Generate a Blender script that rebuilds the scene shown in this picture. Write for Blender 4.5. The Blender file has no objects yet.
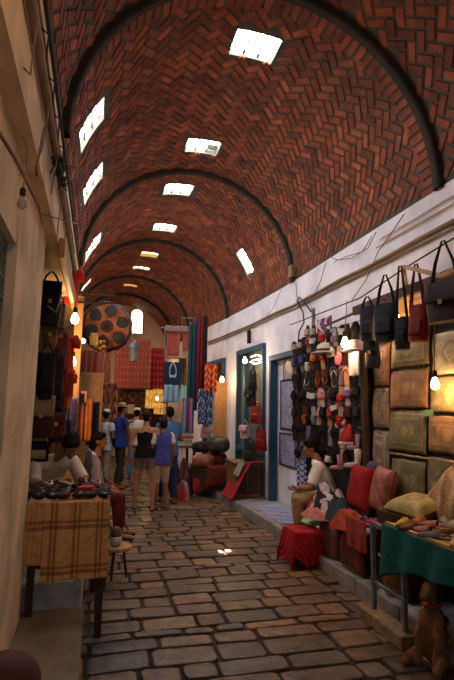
import bpy, bmesh, math, random
from mathutils import Vector, Matrix, Euler, noise
random.seed(11)
PI = math.pi
SC = bpy.context.scene
COL = SC.collection
sin, cos = math.sin, math.cos

# ------------------------------------------------------------------ camera model
FPX, YAW, PITCH, ROLL, EYE = 500.0, math.radians(14.3), math.radians(8.0), math.radians(1.0), 1.65
_F = Vector((sin(YAW)*cos(PITCH), cos(YAW)*cos(PITCH), sin(PITCH)))
_R = Vector((cos(YAW), -sin(YAW), 0)); _U = _R.cross(_F)
CR = _R*cos(ROLL)+_U*sin(ROLL); CU = _U*cos(ROLL)-_R*sin(ROLL); CF = _F
def A(px, py, X=None, Y=None, Z=None):
    """the point of the street seen at a spot of the photograph, on a plane of the place"""
    d = CR*((px-227)/FPX)-CU*((py-340)/FPX)+CF
    o = Vector((0, 0, EYE))
    if X is not None: t = X/d.x
    elif Y is not None: t = Y/d.y
    else: t = (Z-EYE)/d.z
    return o+d*t

cam = bpy.data.cameras.new('camera'); co = bpy.data.objects.new('camera', cam); COL.objects.link(co)
cam.sensor_fit = 'VERTICAL'; cam.sensor_height = 24; cam.lens = 24*FPX/680; cam.clip_start = 0.05
M = Matrix((CR, CU, -CF)).transposed().to_4x4(); M.translation = (0, 0, EYE); co.matrix_world = M
SC.camera = co
SC.view_settings.view_transform = 'Standard'; SC.view_settings.look = 'None'
SC.view_settings.gamma = 1; SC.view_settings.exposure = 0.25
SC.view_settings.use_curve_mapping = False
SC.cycles.use_denoising = True
SC.cycles.max_bounces = 7; SC.cycles.diffuse_bounces = 4
SC.cycles.sample_clamp_indirect = 6

# ------------------------------------------------------------------ materials
def _bsdf(name, rough, metal):
    m = bpy.data.materials.new(name); m.use_nodes = True
    n = m.node_tree.nodes; b = n['Principled BSDF']
    b.inputs['Roughness'].default_value = rough; b.inputs['Metallic'].default_value = metal
    return m, n, m.node_tree.links, b
def mat(name, c, rough=.7, metal=0, var=.35, scale=8, bump=.15, bscale=60, c2=None, spec=.35, alpha=None):
    m, n, l, b = _bsdf(name, rough, metal)
    b.inputs['Specular IOR Level'].default_value = spec
    tc = n.new('ShaderNodeTexCoord')
    nz = n.new('ShaderNodeTexNoise'); nz.inputs['Scale'].default_value = scale; nz.inputs['Detail'].default_value = 6
    l.new(tc.outputs['Object'], nz.inputs['Vector'])
    mx = n.new('ShaderNodeMix'); mx.data_type = 'RGBA'
    d = c2 if c2 else tuple(x*(1-var) for x in c)
    mx.inputs[6].default_value = (*c, 1); mx.inputs[7].default_value = (*d, 1)
    rp = n.new('ShaderNodeMapRange'); rp.inputs[1].default_value = .35; rp.inputs[2].default_value = .68
    l.new(nz.outputs[0], rp.inputs[0]); l.new(rp.outputs[0], mx.inputs[0]); l.new(mx.outputs[2], b.inputs['Base Color'])
    if bump:
        nb = n.new('ShaderNodeTexNoise'); nb.inputs['Scale'].default_value = bscale; nb.inputs['Detail'].default_value = 5
        l.new(tc.outputs['Object'], nb.inputs['Vector'])
        bp = n.new('ShaderNodeBump'); bp.inputs['Strength'].default_value = bump; bp.inputs['Distance'].default_value = .02
        l.new(nb.outputs[0], bp.inputs['Height']); l.new(bp.outputs[0], b.inputs['Normal'])
    if alpha is not None: b.inputs['Alpha'].default_value = alpha
    return m
def vmat(name, rough=.8, bump=.2, bscale=40, var=.45, scale=6, spec=.3):
    """colour kept on the mesh itself, weathered by noise"""
    m, n, l, b = _bsdf(name, rough, 0)
    b.inputs['Specular IOR Level'].default_value = spec
    at = n.new('ShaderNodeAttribute'); at.attribute_name = 'Col'
    tc = n.new('ShaderNodeTexCoord')
    nz = n.new('ShaderNodeTexNoise'); nz.inputs['Scale'].default_value = scale; nz.inputs['Detail'].default_value = 8
    l.new(tc.outputs['Object'], nz.inputs['Vector'])
    mr = n.new('ShaderNodeMapRange'); mr.inputs[1].default_value = .3; mr.inputs[2].default_value = .7
    mr.inputs[3].default_value = 1-var; mr.inputs[4].default_value = 1.15
    l.new(nz.outputs[0], mr.inputs[0])
    mx = n.new('ShaderNodeVectorMath'); mx.operation = 'SCALE'
    l.new(at.outputs['Color'], mx.inputs[0]); l.new(mr.outputs[0], mx.inputs['Scale']); l.new(mx.outputs[0], b.inputs['Base Color'])
    nb = n.new('ShaderNodeTexNoise'); nb.inputs['Scale'].default_value = bscale; nb.inputs['Detail'].default_value = 6
    l.new(tc.outputs['Object'], nb.inputs['Vector'])
    bp = n.new('ShaderNodeBump'); bp.inputs['Strength'].default_value = bump; bp.inputs['Distance'].default_value = .03
    l.new(nb.outputs[0], bp.inputs['Height']); l.new(bp.outputs[0], b.inputs['Normal'])
    return m
def emit(name, c, s):
    m = bpy.data.materials.new(name); m.use_nodes = True; n = m.node_tree.nodes; n.clear()
    e = n.new('ShaderNodeEmission'); e.inputs[0].default_value = (*c, 1); e.inputs[1].default_value = s
    o = n.new('ShaderNodeOutputMaterial'); m.node_tree.links.new(e.outputs[0], o.inputs[0]); return m

BRICK = vmat('brick', .75, .35, 50, .5, 5)
MORTAR = mat('mortar', (.10, .088, .062), .95, bump=.5, bscale=40)
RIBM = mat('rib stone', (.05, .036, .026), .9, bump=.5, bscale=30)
STONE = vmat('paving stone', .40, .45, 14, .6, 9, .5)
JOINT = mat('paving joint', (.035, .028, .022), .9, bump=.5)
PLAS_R = mat('right wall limewash', (.86, .80, .84), .9, var=.25, scale=2.5, bump=.35, bscale=14)
PLAS_L = mat('left wall plaster', (.84, .63, .41), .9, var=.4, scale=3, bump=.4, bscale=14)
PLAS_E = mat('end wall plaster', (.72, .58, .48), .9, var=.2, scale=2, bump=.3)
CONC = mat('worn concrete', (.30, .26, .22), .85, var=.4, scale=5, bump=.5, bscale=22)
CONC_D = mat('dark trodden concrete', (.24, .19, .12), .85, var=.5, scale=4, bump=.5, bscale=22)
TILE = mat('pale platform paint', (.40, .37, .40), .6, var=.45, scale=5, bump=.25, bscale=20)
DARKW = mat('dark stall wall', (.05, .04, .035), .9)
WOOD_D = mat('dark brown wood', (.07, .03, .016), .55, var=.5, scale=12, bump=.3)
WOOD = mat('brown wood', (.28, .13, .05), .55, var=.45, scale=10, bump=.25)
WOOD_L = mat('honey wood', (.50, .27, .10), .5, var=.3, scale=9, bump=.2)
WOOD_G = mat('weathered wood', (.30, .19, .10), .8, var=.5, scale=14, bump=.4)
BLUE = mat('blue painted wood', (.02, .085, .15), .5, var=.35, scale=12, bump=.2)
METAL = mat('grey painted steel', (.22, .25, .27), .45, .5, var=.35, scale=15, bump=.1)
IRON = mat('dark iron', (.03, .028, .026), .5, .6, bump=.2)
SHUT = mat('sage metal shutter', (.20, .23, .19), .55, .2, var=.35, scale=4, bump=.1)
CABLE = mat('black cable', (.012, .012, .012), .6, bump=0)
CABLE_T = mat('tan cable', (.30, .20, .12), .8, bump=.2)
WIREG = mat('grey wire', (.22, .17, .15), .7, bump=0)
FAB = vmat('woven fabric', .9, .3, 120, .25, 20, .2)
LEATH = vmat('tooled leather', .5, .3, 60, .45, 10, .5)
SKIN = mat('tanned skin', (.30, .13, .07), .5, var=.15, bump=.05)
SKIN2 = mat('lighter skin', (.42, .20, .12), .5, var=.15, bump=.05)
HAIR = mat('black hair', (.008, .006, .005), .7, spec=.12, bump=.6, bscale=120)
HAIR2 = mat('dark brown hair', (.022, .011, .006), .7, spec=.12, bump=.6, bscale=120)
EYEW = mat('eye white', (.7, .68, .62), .3, bump=0)
EYED = mat('dark iris', (.02, .01, .006), .2, bump=0)
LIP = mat('lips', (.28, .09, .07), .5, bump=0)
PANE = emit('sky lit frosted pane', (.94, .96, 1.0), 36)
PANE_Y = emit('sun lit yellowed pane', (1.0, .62, .22), 18)
WPANE = emit('sky lit window glass', (1.0, .86, .55), 3.2)
BULBM = emit('glowing bulb glass', (1.0, .62, .28), 60)
def fabric(name, c, rough=.85, var=.3): return mat(name, c, rough, var=var, scale=6, bump=.35, bscale=90, spec=.2)
def leather(name, c, rough=.5): return mat(name, c, rough, var=.35, scale=10, bump=.25, bscale=70, spec=.14)
_mc = {}
def solid(kind, c):
    k = (kind, tuple(round(x, 3) for x in c))
    if k not in _mc: _mc[k] = (fabric if kind == 'f' else leather)(('fabric' if kind == 'f' else 'leather')+' %02d' % len(_mc), c)
    return _mc[k]

# ------------------------------------------------------------------ mesh builder
def wloc(o):
    v = Vector((0, 0, 0))
    while o: v = v+o.location; o = o.parent
    return v
class MB:
    def __init__(s): s.v = []; s.f = []; s.c = []; s.m = []; s.hascol = False
    def add(s, vs, fs, c=None, mi=0):
        b = len(s.v); s.v += [Vector(x) for x in vs]
        for k, f in enumerate(fs):
            s.f.append([b+i for i in f]); cc = c[k] if isinstance(c, list) else c
            s.c.append(cc); s.m.append(mi)
            if cc: s.hascol = True
        return s
    def box(s, c, d, rot=None, col=None, mi=0):
        c = Vector(c); R = rot if rot else Matrix.Identity(3)
        vs = [c+R@Vector((x*d[0]/2, y*d[1]/2, z*d[2]/2)) for z in (-1, 1) for y in (-1, 1) for x in (-1, 1)]
        return s.add(vs, [(0, 2, 3, 1), (4, 5, 7, 6), (0, 1, 5, 4), (2, 6, 7, 3), (0, 4, 6, 2), (1, 3, 7, 5)], col, mi)
    def bb(s, a, b, col=None, mi=0):
        a = Vector(a); b = Vector(b)
        return s.box((a+b)/2, [abs(x) for x in (b-a)], None, col, mi)
    def bar(s, a, b, w, h=None, up=(0, 0, 1), col=None, mi=0):
        a = Vector(a); b = Vector(b); d = (b-a); L = d.length; d.normalize(); u = Vector(up)
        if abs(d.dot(u)) > .98: u = Vector((0, 1, 0))
        x = d.cross(u).normalized(); z = x.cross(d)
        return s.box((a+b)/2, (w, L, h or w), Matrix((x, d, z)).transposed(), col, mi)
    def tube(s, pts, r, n=7, cap=True, col=None, mi=0):
        pts = [Vector(p) for p in pts]; rs = r if isinstance(r, (list, tuple)) else [r]*len(pts)
        vs = []; fs = []; pu = None
        for i, p in enumerate(pts):
            d = (pts[min(i+1, len(pts)-1)]-pts[max(i-1, 0)]).normalized()
            if pu is None: pu = d.orthogonal().normalized()
            pu = (pu-d*pu.dot(d)); pu = pu.normalized() if pu.length > 1e-5 else d.orthogonal().normalized()
            w = d.cross(pu)
            for k in range(n):
                a = 2*PI*k/n; vs.append(p+(pu*cos(a)+w*sin(a))*rs[i])
        for i in range(len(pts)-1):
            for k in range(n): fs.append((i*n+k, i*n+(k+1) % n, (i+1)*n+(k+1) % n, (i+1)*n+k))
        if cap: fs += [tuple(range(n))[::-1], tuple(range((len(pts)-1)*n, len(pts)*n))]
        return s.add(vs, fs, col, mi)
    def lathe(s, prof, c=(0, 0, 0), n=16, col=None, mi=0, R=None, sx=1, sy=1):
        c = Vector(c); R = R or Matrix.Identity(3); vs = []; fs = []
        for r, z in prof:
            for k in range(n):
                a = 2*PI*k/n; vs.append(c+R@Vector((r*cos(a)*sx, r*sin(a)*sy, z)))
        for i in range(len(prof)-1):
            for k in range(n): fs.append((i*n+k, i*n+(k+1) % n, (i+1)*n+(k+1) % n, (i+1)*n+k))
        fs += [tuple(range(n))[::-1], tuple(range((len(prof)-1)*n, len(prof)*n))]
        return s.add(vs, fs, col, mi)
    def ball(s, c, r, n=14, R=None, col=None, mi=0):
        rr = r if isinstance(r, (list, tuple)) else (r, r, r)
        prof = [(max(sin(PI*i/(n//2)), .02)*1, -cos(PI*i/(n//2))) for i in range(n//2+1)]
        c = Vector(c); R = R or Matrix.Identity(3); vs = []; fs = []
        for a_, z in prof:
            for k in range(n):
                a = 2*PI*k/n; vs.append(c+R@Vector((a_*cos(a)*rr[0], a_*sin(a)*rr[1], z*rr[2])))
        for i in range(len(prof)-1):
            for k in range(n): fs.append((i*n+k, i*n+(k+1) % n, (i+1)*n+(k+1) % n, (i+1)*n+k))
        fs += [tuple(range(n))[::-1], tuple(range((len(prof)-1)*n, len(prof)*n))]
        return s.add(vs, fs, col, mi)
    def grid(s, P, nu, nv, colf=None, mi=0, thick=0):
        vs = [Vector(P(i/nu, j/nv)) for j in range(nv+1) for i in range(nu+1)]
        w = nu+1; fs = []; cs = []
        for j in range(nv):
            for i in range(nu):
                fs.append((j*w+i, j*w+i+1, (j+1)*w+i+1, (j+1)*w+i))
                cs.append(colf((i+.5)/nu, (j+.5)/nv) if colf else None)
        if thick:
            nr = []
            for j in range(nv+1):
                for i in range(nu+1):
                    a = vs[j*w+min(i+1, nu)]-vs[j*w+max(i-1, 0)]; b = vs[min(j+1, nv)*w+i]-vs[max(j-1, 0)*w+i]
                    q = a.cross(b); nr.append(q.normalized() if q.length > 1e-9 else Vector((0, 0, 1)))
            N = len(vs); vs = vs+[vs[k]-nr[k]*thick for k in range(N)]
            fs2 = [tuple(N+i for i in f[::-1]) for f in fs]
            ed = [j*w for j in range(nv+1)]; e2 = [j*w+nu for j in range(nv+1)]
            side = []; sc = []
            def cat(a, b, col): side.append((a, b, b+N, a+N)); sc.append(col)
            for j in range(nv):
                cat(ed[j], ed[j+1], cs[j*nu]); cat(e2[j+1], e2[j], cs[j*nu+nu-1])
            for i in range(nu):
                cat(i+1, i, cs[i]); cat(nv*w+i, nv*w+i+1, cs[(nv-1)*nu+i])
            fs = fs+fs2+side; cs = cs+cs+sc
        return s.add(vs, fs, cs if colf else None, mi)
    def prism(s, out, d, c=(0, 0, 0), R=None, col=None, mi=0):
        c = Vector(c); R = R or Matrix.Identity(3); n = len(out)
        vs = [c+R@Vector((x, -d/2, z)) for x, z in out]+[c+R@Vector((x, d/2, z)) for x, z in out]
        return s.add(vs, [tuple(range(n)), tuple(range(n, 2*n))[::-1]]+[(i, i+n, (i+1) % n+n, (i+1) % n) for i in range(n)], col, mi)
    def build(s, name, mats, parent=None, local=False, smooth=False, bevel=0, sub=0):
        if parent is not None:
            o0 = Vector((0, 0, 0)) if local else wloc(parent); loc = Vector((0, 0, 0))
        elif local: o0 = loc = Vector((0, 0, 0))
        else:
            xs = [p.x for p in s.v]; ys = [p.y for p in s.v]; zs = [p.z for p in s.v]
            loc = Vector(((min(xs)+max(xs))/2, (min(ys)+max(ys))/2, min(zs))); o0 = loc
        me = bpy.data.meshes.new(name)
        me.from_pydata([tuple(p-o0) for p in s.v], [], s.f)
        if not isinstance(mats, (list, tuple)): mats = [mats]
        for m in mats: me.materials.append(m)
        for p, mi in zip(me.polygons, s.m): p.material_index = mi
        if s.hascol:
            ca = me.color_attributes.new('Col', 'FLOAT_COLOR', 'CORNER')
            for p in me.polygons:
                cc = s.c[p.index] or (.5, .5, .5)
                for li in p.loop_indices: ca.data[li].color = (*cc, 1)
        if smooth: me.shade_smooth()
        me.update()
        o = bpy.data.objects.new(name, me); COL.objects.link(o); o.location = loc
        if parent is not None: o.parent = parent
        if bevel:
            b = o.modifiers.new('bevel', 'BEVEL'); b.width = bevel; b.segments = 2; b.limit_method = 'ANGLE'
        if sub:
            b = o.modifiers.new('subsurf', 'SUBSURF'); b.levels = b.render_levels = sub
        return o
def tag(o, label=None, cat=None, group=None, kind=None):
    if label: o['label'] = label
    if cat: o['category'] = cat
    if group: o['group'] = group
    if kind: o['kind'] = kind
    return o
def thing(name, label, cat, loc, rz=0, group=None):
    o = bpy.data.objects.new(name, None); COL.objects.link(o); o.location = loc; o.rotation_euler = (0, 0, rz)
    o.empty_display_size = .05
    return tag(o, label, cat, group)
def copy_tree(o, parent=None):
    c = o.copy(); COL.objects.link(c)
    if parent is not None: c.parent = parent
    for ch in list(o.children): copy_tree(ch, c)
    return c
def struct(o): o['kind'] = 'structure'; return o
def rz(a): return Matrix.Rotation(a, 3, 'Z')
def cscale(c, k): return tuple(min(1, x*k) for x in c)
def N3(x, y=0, z=0): return noise.noise(Vector((x, y, z)))

# ------------------------------------------------------------------ the street
ZS, RV, SW, YN, YF = 3.75, 1.7, .15, -1.2, 18.6
_cy = [-5, 7.5, 9.5, 11, 12.7, 14.3, 16.7, 18.6]; _cc = [1.33, 1.33, 1.24, 1.12, .96, .82, .72, .70]
def cx(y):
    for i in range(len(_cy)-1):
        if y <= _cy[i+1]:
            t = (y-_cy[i])/(_cy[i+1]-_cy[i]); t = max(0, t); return _cc[i]+(_cc[i+1]-_cc[i])*t
    return _cc[-1]
def V(s, th, r=RV): return Vector((cx(s)+r*cos(th), s, ZS+r*sin(th)))
SKY = [(4.40, 4.77, 79, 95, 0), (6.55, 6.92, 83, 99, 1), (8.05, 8.48, 86, 102, 0), (10.0, 10.4, 82, 97.5, 0), (12.0, 12.35, 81, 95, 2),
       (13.3, 13.55, 80, 95, 1), (15.35, 15.62, 82, 96, 2), (4.74, 5.15, 146, 162, 0), (6.10, 6.55, 146, 162, 0),
       (8.95, 9.6, 142, 159, 0), (12.8, 13.3, 138, 150, 0), (9.15, 9.52, 22, 38.5, 0)]
def in_sky(s, deg, ms=0, md=0):
    return any(a-ms < s < b+ms and c-md < deg < d+md for a, b, c, d, _ in SKY)
# vault shell (mortar bed) with its openings, and bricks in herringbone on it
mb = MB()
ss = sorted(set([round(YN+i*(YF-YN)/44, 3) for i in range(45)]+[x for k in SKY for x in k[:2]]))
ts = sorted(set([5*i for i in range(37)]+[x for k in SKY for x in k[2:4]]))
idx = {}
def vi(i, j, o):
    k = (i, j, o)
    if k not in idx:
        idx[k] = len(mb.v); mb.v.append(V(ss[i], math.radians(ts[j]), RV+.012+(.2 if o else 0)))
    return idx[k]
def cell(i, j): return 0 <= i < len(ss)-1 and 0 <= j < len(ts)-1 and not in_sky((ss[i]+ss[i+1])/2, (ts[j]+ts[j+1])/2)
for i in range(len(ss)-1):
    for j in range(len(ts)-1):
        if not cell(i, j): continue
        fs = [(vi(i, j, 0), vi(i+1, j, 0), vi(i+1, j+1, 0), vi(i, j+1, 0)), (vi(i, j+1, 1), vi(i+1, j+1, 1), vi(i+1, j, 1), vi(i, j, 1))]
        for (di, dj, a, b) in ((-1, 0, (i, j), (i, j+1)), (1, 0, (i+1, j+1), (i+1, j)), (0, -1, (i+1, j), (i, j)), (0, 1, (i, j+1), (i+1, j+1))):
            if not cell(i+di, j+dj): fs.append((vi(*a, 0), vi(*b, 0), vi(*b, 1), vi(*a, 1)))
        for f in fs: mb.f.append(list(f)); mb.c.append(None); mb.m.append(0)
RIBS = [3.84, 7.5, 11.0, 14.3, 16.7, .3]
BC = [(.38, .088, .036), (.33, .075, .033), (.43, .115, .048), (.28, .072, .038), (.36, .10, .044), (.23, .062, .036)]
def brickcol():
    c = random.choice(BC); k = random.uniform(.62, 1.08); return cscale(c, k)
BW = .098; G = .021; q2 = math.sqrt(.5)
def put_brick(c, ax, L, W, hgt=.012, ch=.006):
    """a brick on the vault: c centre in (s, arc), ax its long direction"""
    n = (-ax[1], ax[0]); bot = []; top = []
    for sx, sy in ((-1, -1), (1, -1), (1, 1), (-1, 1)):
        for lst, k in ((bot, 0), (top, ch)):
            u = sx*(L/2-k); w = sy*(W/2-k); lst.append((c[0]+ax[0]*u+n[0]*w, c[1]+ax[1]*u+n[1]*w))
    if any(p[1] < 0 or p[1] > PI*RV or p[0] < YN or p[0] > YF for p in bot): return
    if in_sky(c[0], math.degrees(c[1]/RV), .06, 2): return
    t = random.uniform(-.003, .003)
    vs = [V(p[0], p[1]/RV, RV+.013) for p in bot]+[V(p[0], p[1]/RV, RV-hgt+.012+t) for p in top]
    mb.add(vs, [(4, 5, 6, 7), (0, 1, 5, 4), (1, 2, 6, 5), (2, 3, 7, 6), (3, 0, 4, 7)], brickcol(), 1)
for a in range(-30, 330):
    for b in range(-230, 260):
        k = (a-b) % 4
        if k == 0: cc = (a+1, b+.5); h = True
        elif k == 3: cc = (a+.5, b+1); h = False
        else: continue
        s_ = (cc[0]+cc[1])*BW*q2+YN-1; t_ = (cc[1]-cc[0])*BW*q2+PI*RV*.5
        # rotate the lattice by 45 degrees on the vault
        if not (YN < s_ < YF and 0 < t_ < PI*RV): continue
        if any(-.10 < s_-r < .30 for r in RIBS): continue
        put_brick((s_, t_), (q2, -q2) if h else (q2, q2), 2*BW-G, BW-G)
for r in RIBS:   # a course of bricks laid along each rib
    nb = 58
    for k in range(nb): put_brick((r+.185, (k+.5)*PI*RV/nb), (1, 0), .2, PI*RV/nb-G)
random.seed(5)
vault = mb.build('ceiling', [MORTAR, BRICK]); struct(vault)
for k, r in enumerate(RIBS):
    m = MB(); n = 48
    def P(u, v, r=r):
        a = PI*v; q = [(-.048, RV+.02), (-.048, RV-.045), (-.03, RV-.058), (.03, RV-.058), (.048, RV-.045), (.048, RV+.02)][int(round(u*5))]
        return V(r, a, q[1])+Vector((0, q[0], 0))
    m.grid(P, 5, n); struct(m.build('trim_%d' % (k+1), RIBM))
# skylights
for k, (a, b, c, d, kind) in enumerate(SKY):
    c_, d_ = math.radians(c), math.radians(d)
    e = bpy.data.objects.new('window_%d' % (k+1), None); COL.objects.link(e); e.location = V((a+b)/2, (c_+d_)/2); struct(e)
    m = MB()
    if k == 1:   # a corner of this pane is broken out and lets a spot of sun through
        G1, G2 = .62, .72
        m.grid(lambda u, v: V(a+(b-a)*G1*u, c_+(d_-c_)*v, RV+.11), 2, 4, thick=.012)
        m.grid(lambda u, v: V(a+(b-a)*(G1+(1-G1)*u), c_+(d_-c_)*(.30+.70*v), RV+.11), 2, 3, thick=.012)
    else: m.grid(lambda u, v: V(a+(b-a)*u, c_+(d_-c_)*v, RV+.11), 1, 3, thick=.012)
    m.build('pane', PANE_Y if kind == 2 else PANE, e)
    m = MB(); R2 = RV+.02
    for (s0, t0, s1, t1) in ((a, c_, a, d_), (b, c_, b, d_), (a, c_, b, c_), (a, d_, b, d_)):
        m.tube([V(s0+(s1-s0)*q/4, t0+(t1-t0)*q/4, R2+.06) for q in range(5)], .009, 4)
    m.build('window_frame', WOOD_D if kind == 2 else METAL, e)
    if kind != 2 and (d-c) > 14 and c > 70:
        m = MB(); 
        for f in (.33, .66): m.tube([V(a, c_+(d_-c_)*f, R2+.03), V(b, c_+(d_-c_)*f, R2+.03)], .011, 4)
        m.build('glazing_bar', IRON, e)

# floor
m = MB(); m.bb((-3.2, YN, -.12), (5.5, 21, -.022)); fl = m
random.seed(3)
SC_ = [(.33, .18, .085), (.27, .15, .072), (.39, .215, .10), (.21, .125, .07), (.31, .155, .07), (.23, .155, .10)]
y = YN+.02
row = 0
while y < 18.4:
    d = random.uniform(.17, .29)
    if row % 7 == 3: d = .12
    x = -.35+random.uniform(-.2, 0)
    cuts = [x]
    lines = [.02, .72, 1.08, 1.75]
    while x < 2.62:
        w = random.uniform(.18, .50); x += w
        for L in lines:
            if abs(x-L) < .09: x = L+random.uniform(-.015, .015)
        cuts.append(x)
    for x0, x1 in zip(cuts, cuts[1:]):
        if x1-x0 < .06: continue
        dx = cx(y)-1.33; g = .006
        q = [(x0+g+random.uniform(0, .012), y+g+random.uniform(0, .014)), (x1-g-random.uniform(0, .012), y+g+random.uniform(0, .014)),
             (x1-g-random.uniform(0, .012), y+d-g-random.uniform(0, .014)), (x0+g+random.uniform(0, .012), y+d-g-random.uniform(0, .014))]
        # rounded corners and a worn, bellied top
        pts = []
        mx_, my_ = (x0+x1)/2, y+d/2
        for i in range(4):
            p = q[i]; pr = q[i-1]; nx = q[(i+1) % 4]
            for o_ in (pr, nx):
                L = math.hypot(o_[0]-p[0], o_[1]-p[1]); t = random.uniform(.010, .035)/L; pts.append((p[0]+(o_[0]-p[0])*t, p[1]+(o_[1]-p[1])*t))
        n = len(pts); h = random.uniform(-.006, .006); tx = random.uniform(-.02, .02); ty = random.uniform(-.02, .02)
        vs = []
        for lev, ins in ((-.03, 0), (-.005, .002), (0, .009)):
            for p in pts:
                dx_, dy_ = p[0]-mx_, p[1]-my_; L = math.hypot(dx_, dy_); k = 1-ins/L
                X, Y_ = mx_+dx_*k, my_+dy_*k
                vs.append((X+dx+.012*N3(X*3, Y_*3), Y_+.02*N3(X*1.3, Y_*1.3, 4), lev+h+(dx_*tx+dy_*ty if lev > -.02 else 0)))
        vs.append((mx_+dx, my_, .004+h))
        fs = []
        for lv in range(2):
            for i in range(n): fs.append((lv*n+i, lv*n+(i+1) % n, (lv+1)*n+(i+1) % n, (lv+1)*n+i))
        for i in range(n): fs.append((2*n+i, 2*n+(i+1) % n, 3*n))
        fl.add(vs, fs, cscale(random.choice(SC_), random.uniform(.32, .78)), 1)
    y += d; row += 1
floor = fl.build('floor', [JOINT, STONE]); struct(floor)

# walls -------------------------------------------------------------
WX = lambda y: cx(y)+RV
LX = lambda y: cx(y)-RV
def panel(m, f, side, y0, y1, z0, z1, th=.3, off=0):
    """a stretch of wall that follows the bend of the street"""
    n = max(1, int((y1-y0)/.8)); vs = []; fs = []
    for i in range(n+1):
        y = y0+(y1-y0)*i/n; x = f(y)+off
        for (a, b) in ((x, z0), (x, z1), (x+side*th, z1), (x+side*th, z0)): vs.append((a, y, b))
    for i in range(n):
        for k in range(4):
            q = (4*i+k, 4*i+(k+1) % 4, 4*i+4+(k+1) % 4, 4*i+4+k); fs.append(q)
    fs += [(0, 3, 2, 1), (4*n, 4*n+1, 4*n+2, 4*n+3)]
    m.add(vs, fs)
m = MB()
panel(m, WX, 1, YN, YF, 2.95, ZS+.02)                  # band under the vault
OPEN_R = [(2.3, 5.1, .13, 2.95), (6.15, 8.40, .13, 2.62), (8.76, 10.25, .13, 2.9), (11.1, 12.7, .13, 2.85)]
yy = YN
for a, b, z0, z1 in OPEN_R:
    panel(m, WX, 1, yy, a, -.05, 2.95)
    if z1 < 2.95: panel(m, WX, 1, a, b, z1, 2.95)
    yy = b
panel(m, WX, 1, yy, YF, -.05, 2.95)
struct(m.build('wall_right', PLAS_R))
m = MB(); panel(m, WX, 1, YN, YF, -.1, 3.3, .1, .95); 
for a, b, _, _ in OPEN_R: panel(m, WX, 1, a-.15, a, -.05, 3.1, .7, .29); panel(m, WX, 1, b, b+.15, -.05, 3.1, .7, .29)
panel(m, WX, 1, YN, YF, 3.0, 3.1, .8, .25)
struct(m.build('wall_right_inner', mat('shop interior paint', (.42, .33, .22), .8)))
# platform on the right
m = MB(); KX = lambda y: (2.39 if y < 8.8 else 2.39)+(cx(y)-1.33)-.02*(y > 8)
panel(m, KX, 1, YN, 17.5, -.1, .13, 1.7)
struct(m.build('trim_platform', TILE))
m = MB()
n = 26
for i in range(n):
    y0 = YN+i*.7; panel(m, lambda y: KX(y)-.012, 1, y0+.01, y0+.69, -.1, .138, .14)
struct(m.build('trim_kerb', CONC, bevel=.012))
# left side
m = MB(); panel(m, LX, -1, YN, YF, 2.95, ZS+.02)
panel(m, LX, -1, 2.75, 3.95, .1, 2.95, .3, -.08)
panel(m, LX, -1, YN, 1.0, -.05, 2.95, .3, -.08)

struct(m.build('wall_left', PLAS_L))
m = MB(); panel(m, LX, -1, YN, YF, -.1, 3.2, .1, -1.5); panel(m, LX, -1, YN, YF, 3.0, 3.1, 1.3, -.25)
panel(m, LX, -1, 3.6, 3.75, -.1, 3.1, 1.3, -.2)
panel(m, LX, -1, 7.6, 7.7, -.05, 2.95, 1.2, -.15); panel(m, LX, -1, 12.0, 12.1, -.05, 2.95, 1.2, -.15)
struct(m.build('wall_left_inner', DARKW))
m = MB(); m.bb((-2.0, YN, -.1), (-.02, 4.12, .18)); struct(m.build('trim_step_left', CONC_D, bevel=.02))
m = MB(); m.bb((-2.0, 4.12, -.1), (-.04, 7.2, .36)); struct(m.build('trim_block_left', mat('bluish whitewashed step', (.50, .55, .56), .8, var=.5, scale=6, bump=.5), bevel=.02))
# roller shutter
e = bpy.data.objects.new('door_1', None); COL.objects.link(e); e.location = (-.52, 1.9, .18); struct(e)
m = MB()
z = .2
while z < 2.5:
    m.grid(lambda u, v, z=z: (-.50-.02*sin(PI*v), 1.0+1.75*u, z+.095*v), 1, 5); z += .1
    m.bb((-.515, 1.0, z-.008), (-.495, 2.73, z-.002))
m.build('shutter_slats', SHUT, e)
m = MB(); m.bb((-.555, 2.73, .18), (-.50, 2.76, 2.5)); m.bb((-.62, 1.0, .18), (-.5, 1.05, 2.5)); m.build('shutter_guide', SHUT, e)
m = MB(); m.bb((-.75, 1.0, 2.5), (-.46, 2.76, 2.95)); struct(m.build('trim_lintel', PLAS_L))
# end wall with its arched window
WZ0, WZ1, WXC, WH = 4.42, 5.36, 1.27, .24
yb = YF
m = MB()
wp = [(WXC+x, z) for x, z in [(-WH, WZ0), (-WH, WZ1-WH)]+[(-WH*cos(PI*i/12), WZ1-WH+WH*sin(PI*i/12)) for i in range(1, 12)]+[(WH, WZ1-WH), (WH, WZ0)]]
m.bb((-2.5, yb, -.1), (WXC-WH, yb+.25, 6.2)); m.bb((WXC+WH, yb, -.1), (4.5, yb+.25, 6.2)); m.bb((WXC-WH, yb, -.1), (WXC+WH, yb+.25, WZ0))
for (x0, z0), (x1, z1) in zip(wp[1:-1], wp[2:-1]):
    m.add([(x0, yb, z0), (x1, yb, z1), (x1, yb, 6.2), (x0, yb, 6.2), (x0, yb+.25, z0), (x1, yb+.25, z1), (x1, yb+.25, 6.2), (x0, yb+.25, 6.2)], [(0, 1, 2, 3), (5, 4, 7, 6), (0, 4, 5, 1)])
struct(m.build('wall_back', PLAS_E))
e = bpy.data.objects.new('window_13', None); COL.objects.link(e); e.location = (WXC, yb+.2, WZ0); struct(e)
m = MB(); m.add([(x, yb+.22, z) for x, z in wp], [tuple(range(len(wp)))]); m.add([(x, yb+.24, z) for x, z in wp], [tuple(range(len(wp)))[::-1]]); m.build('pane', WPANE, e)
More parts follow.
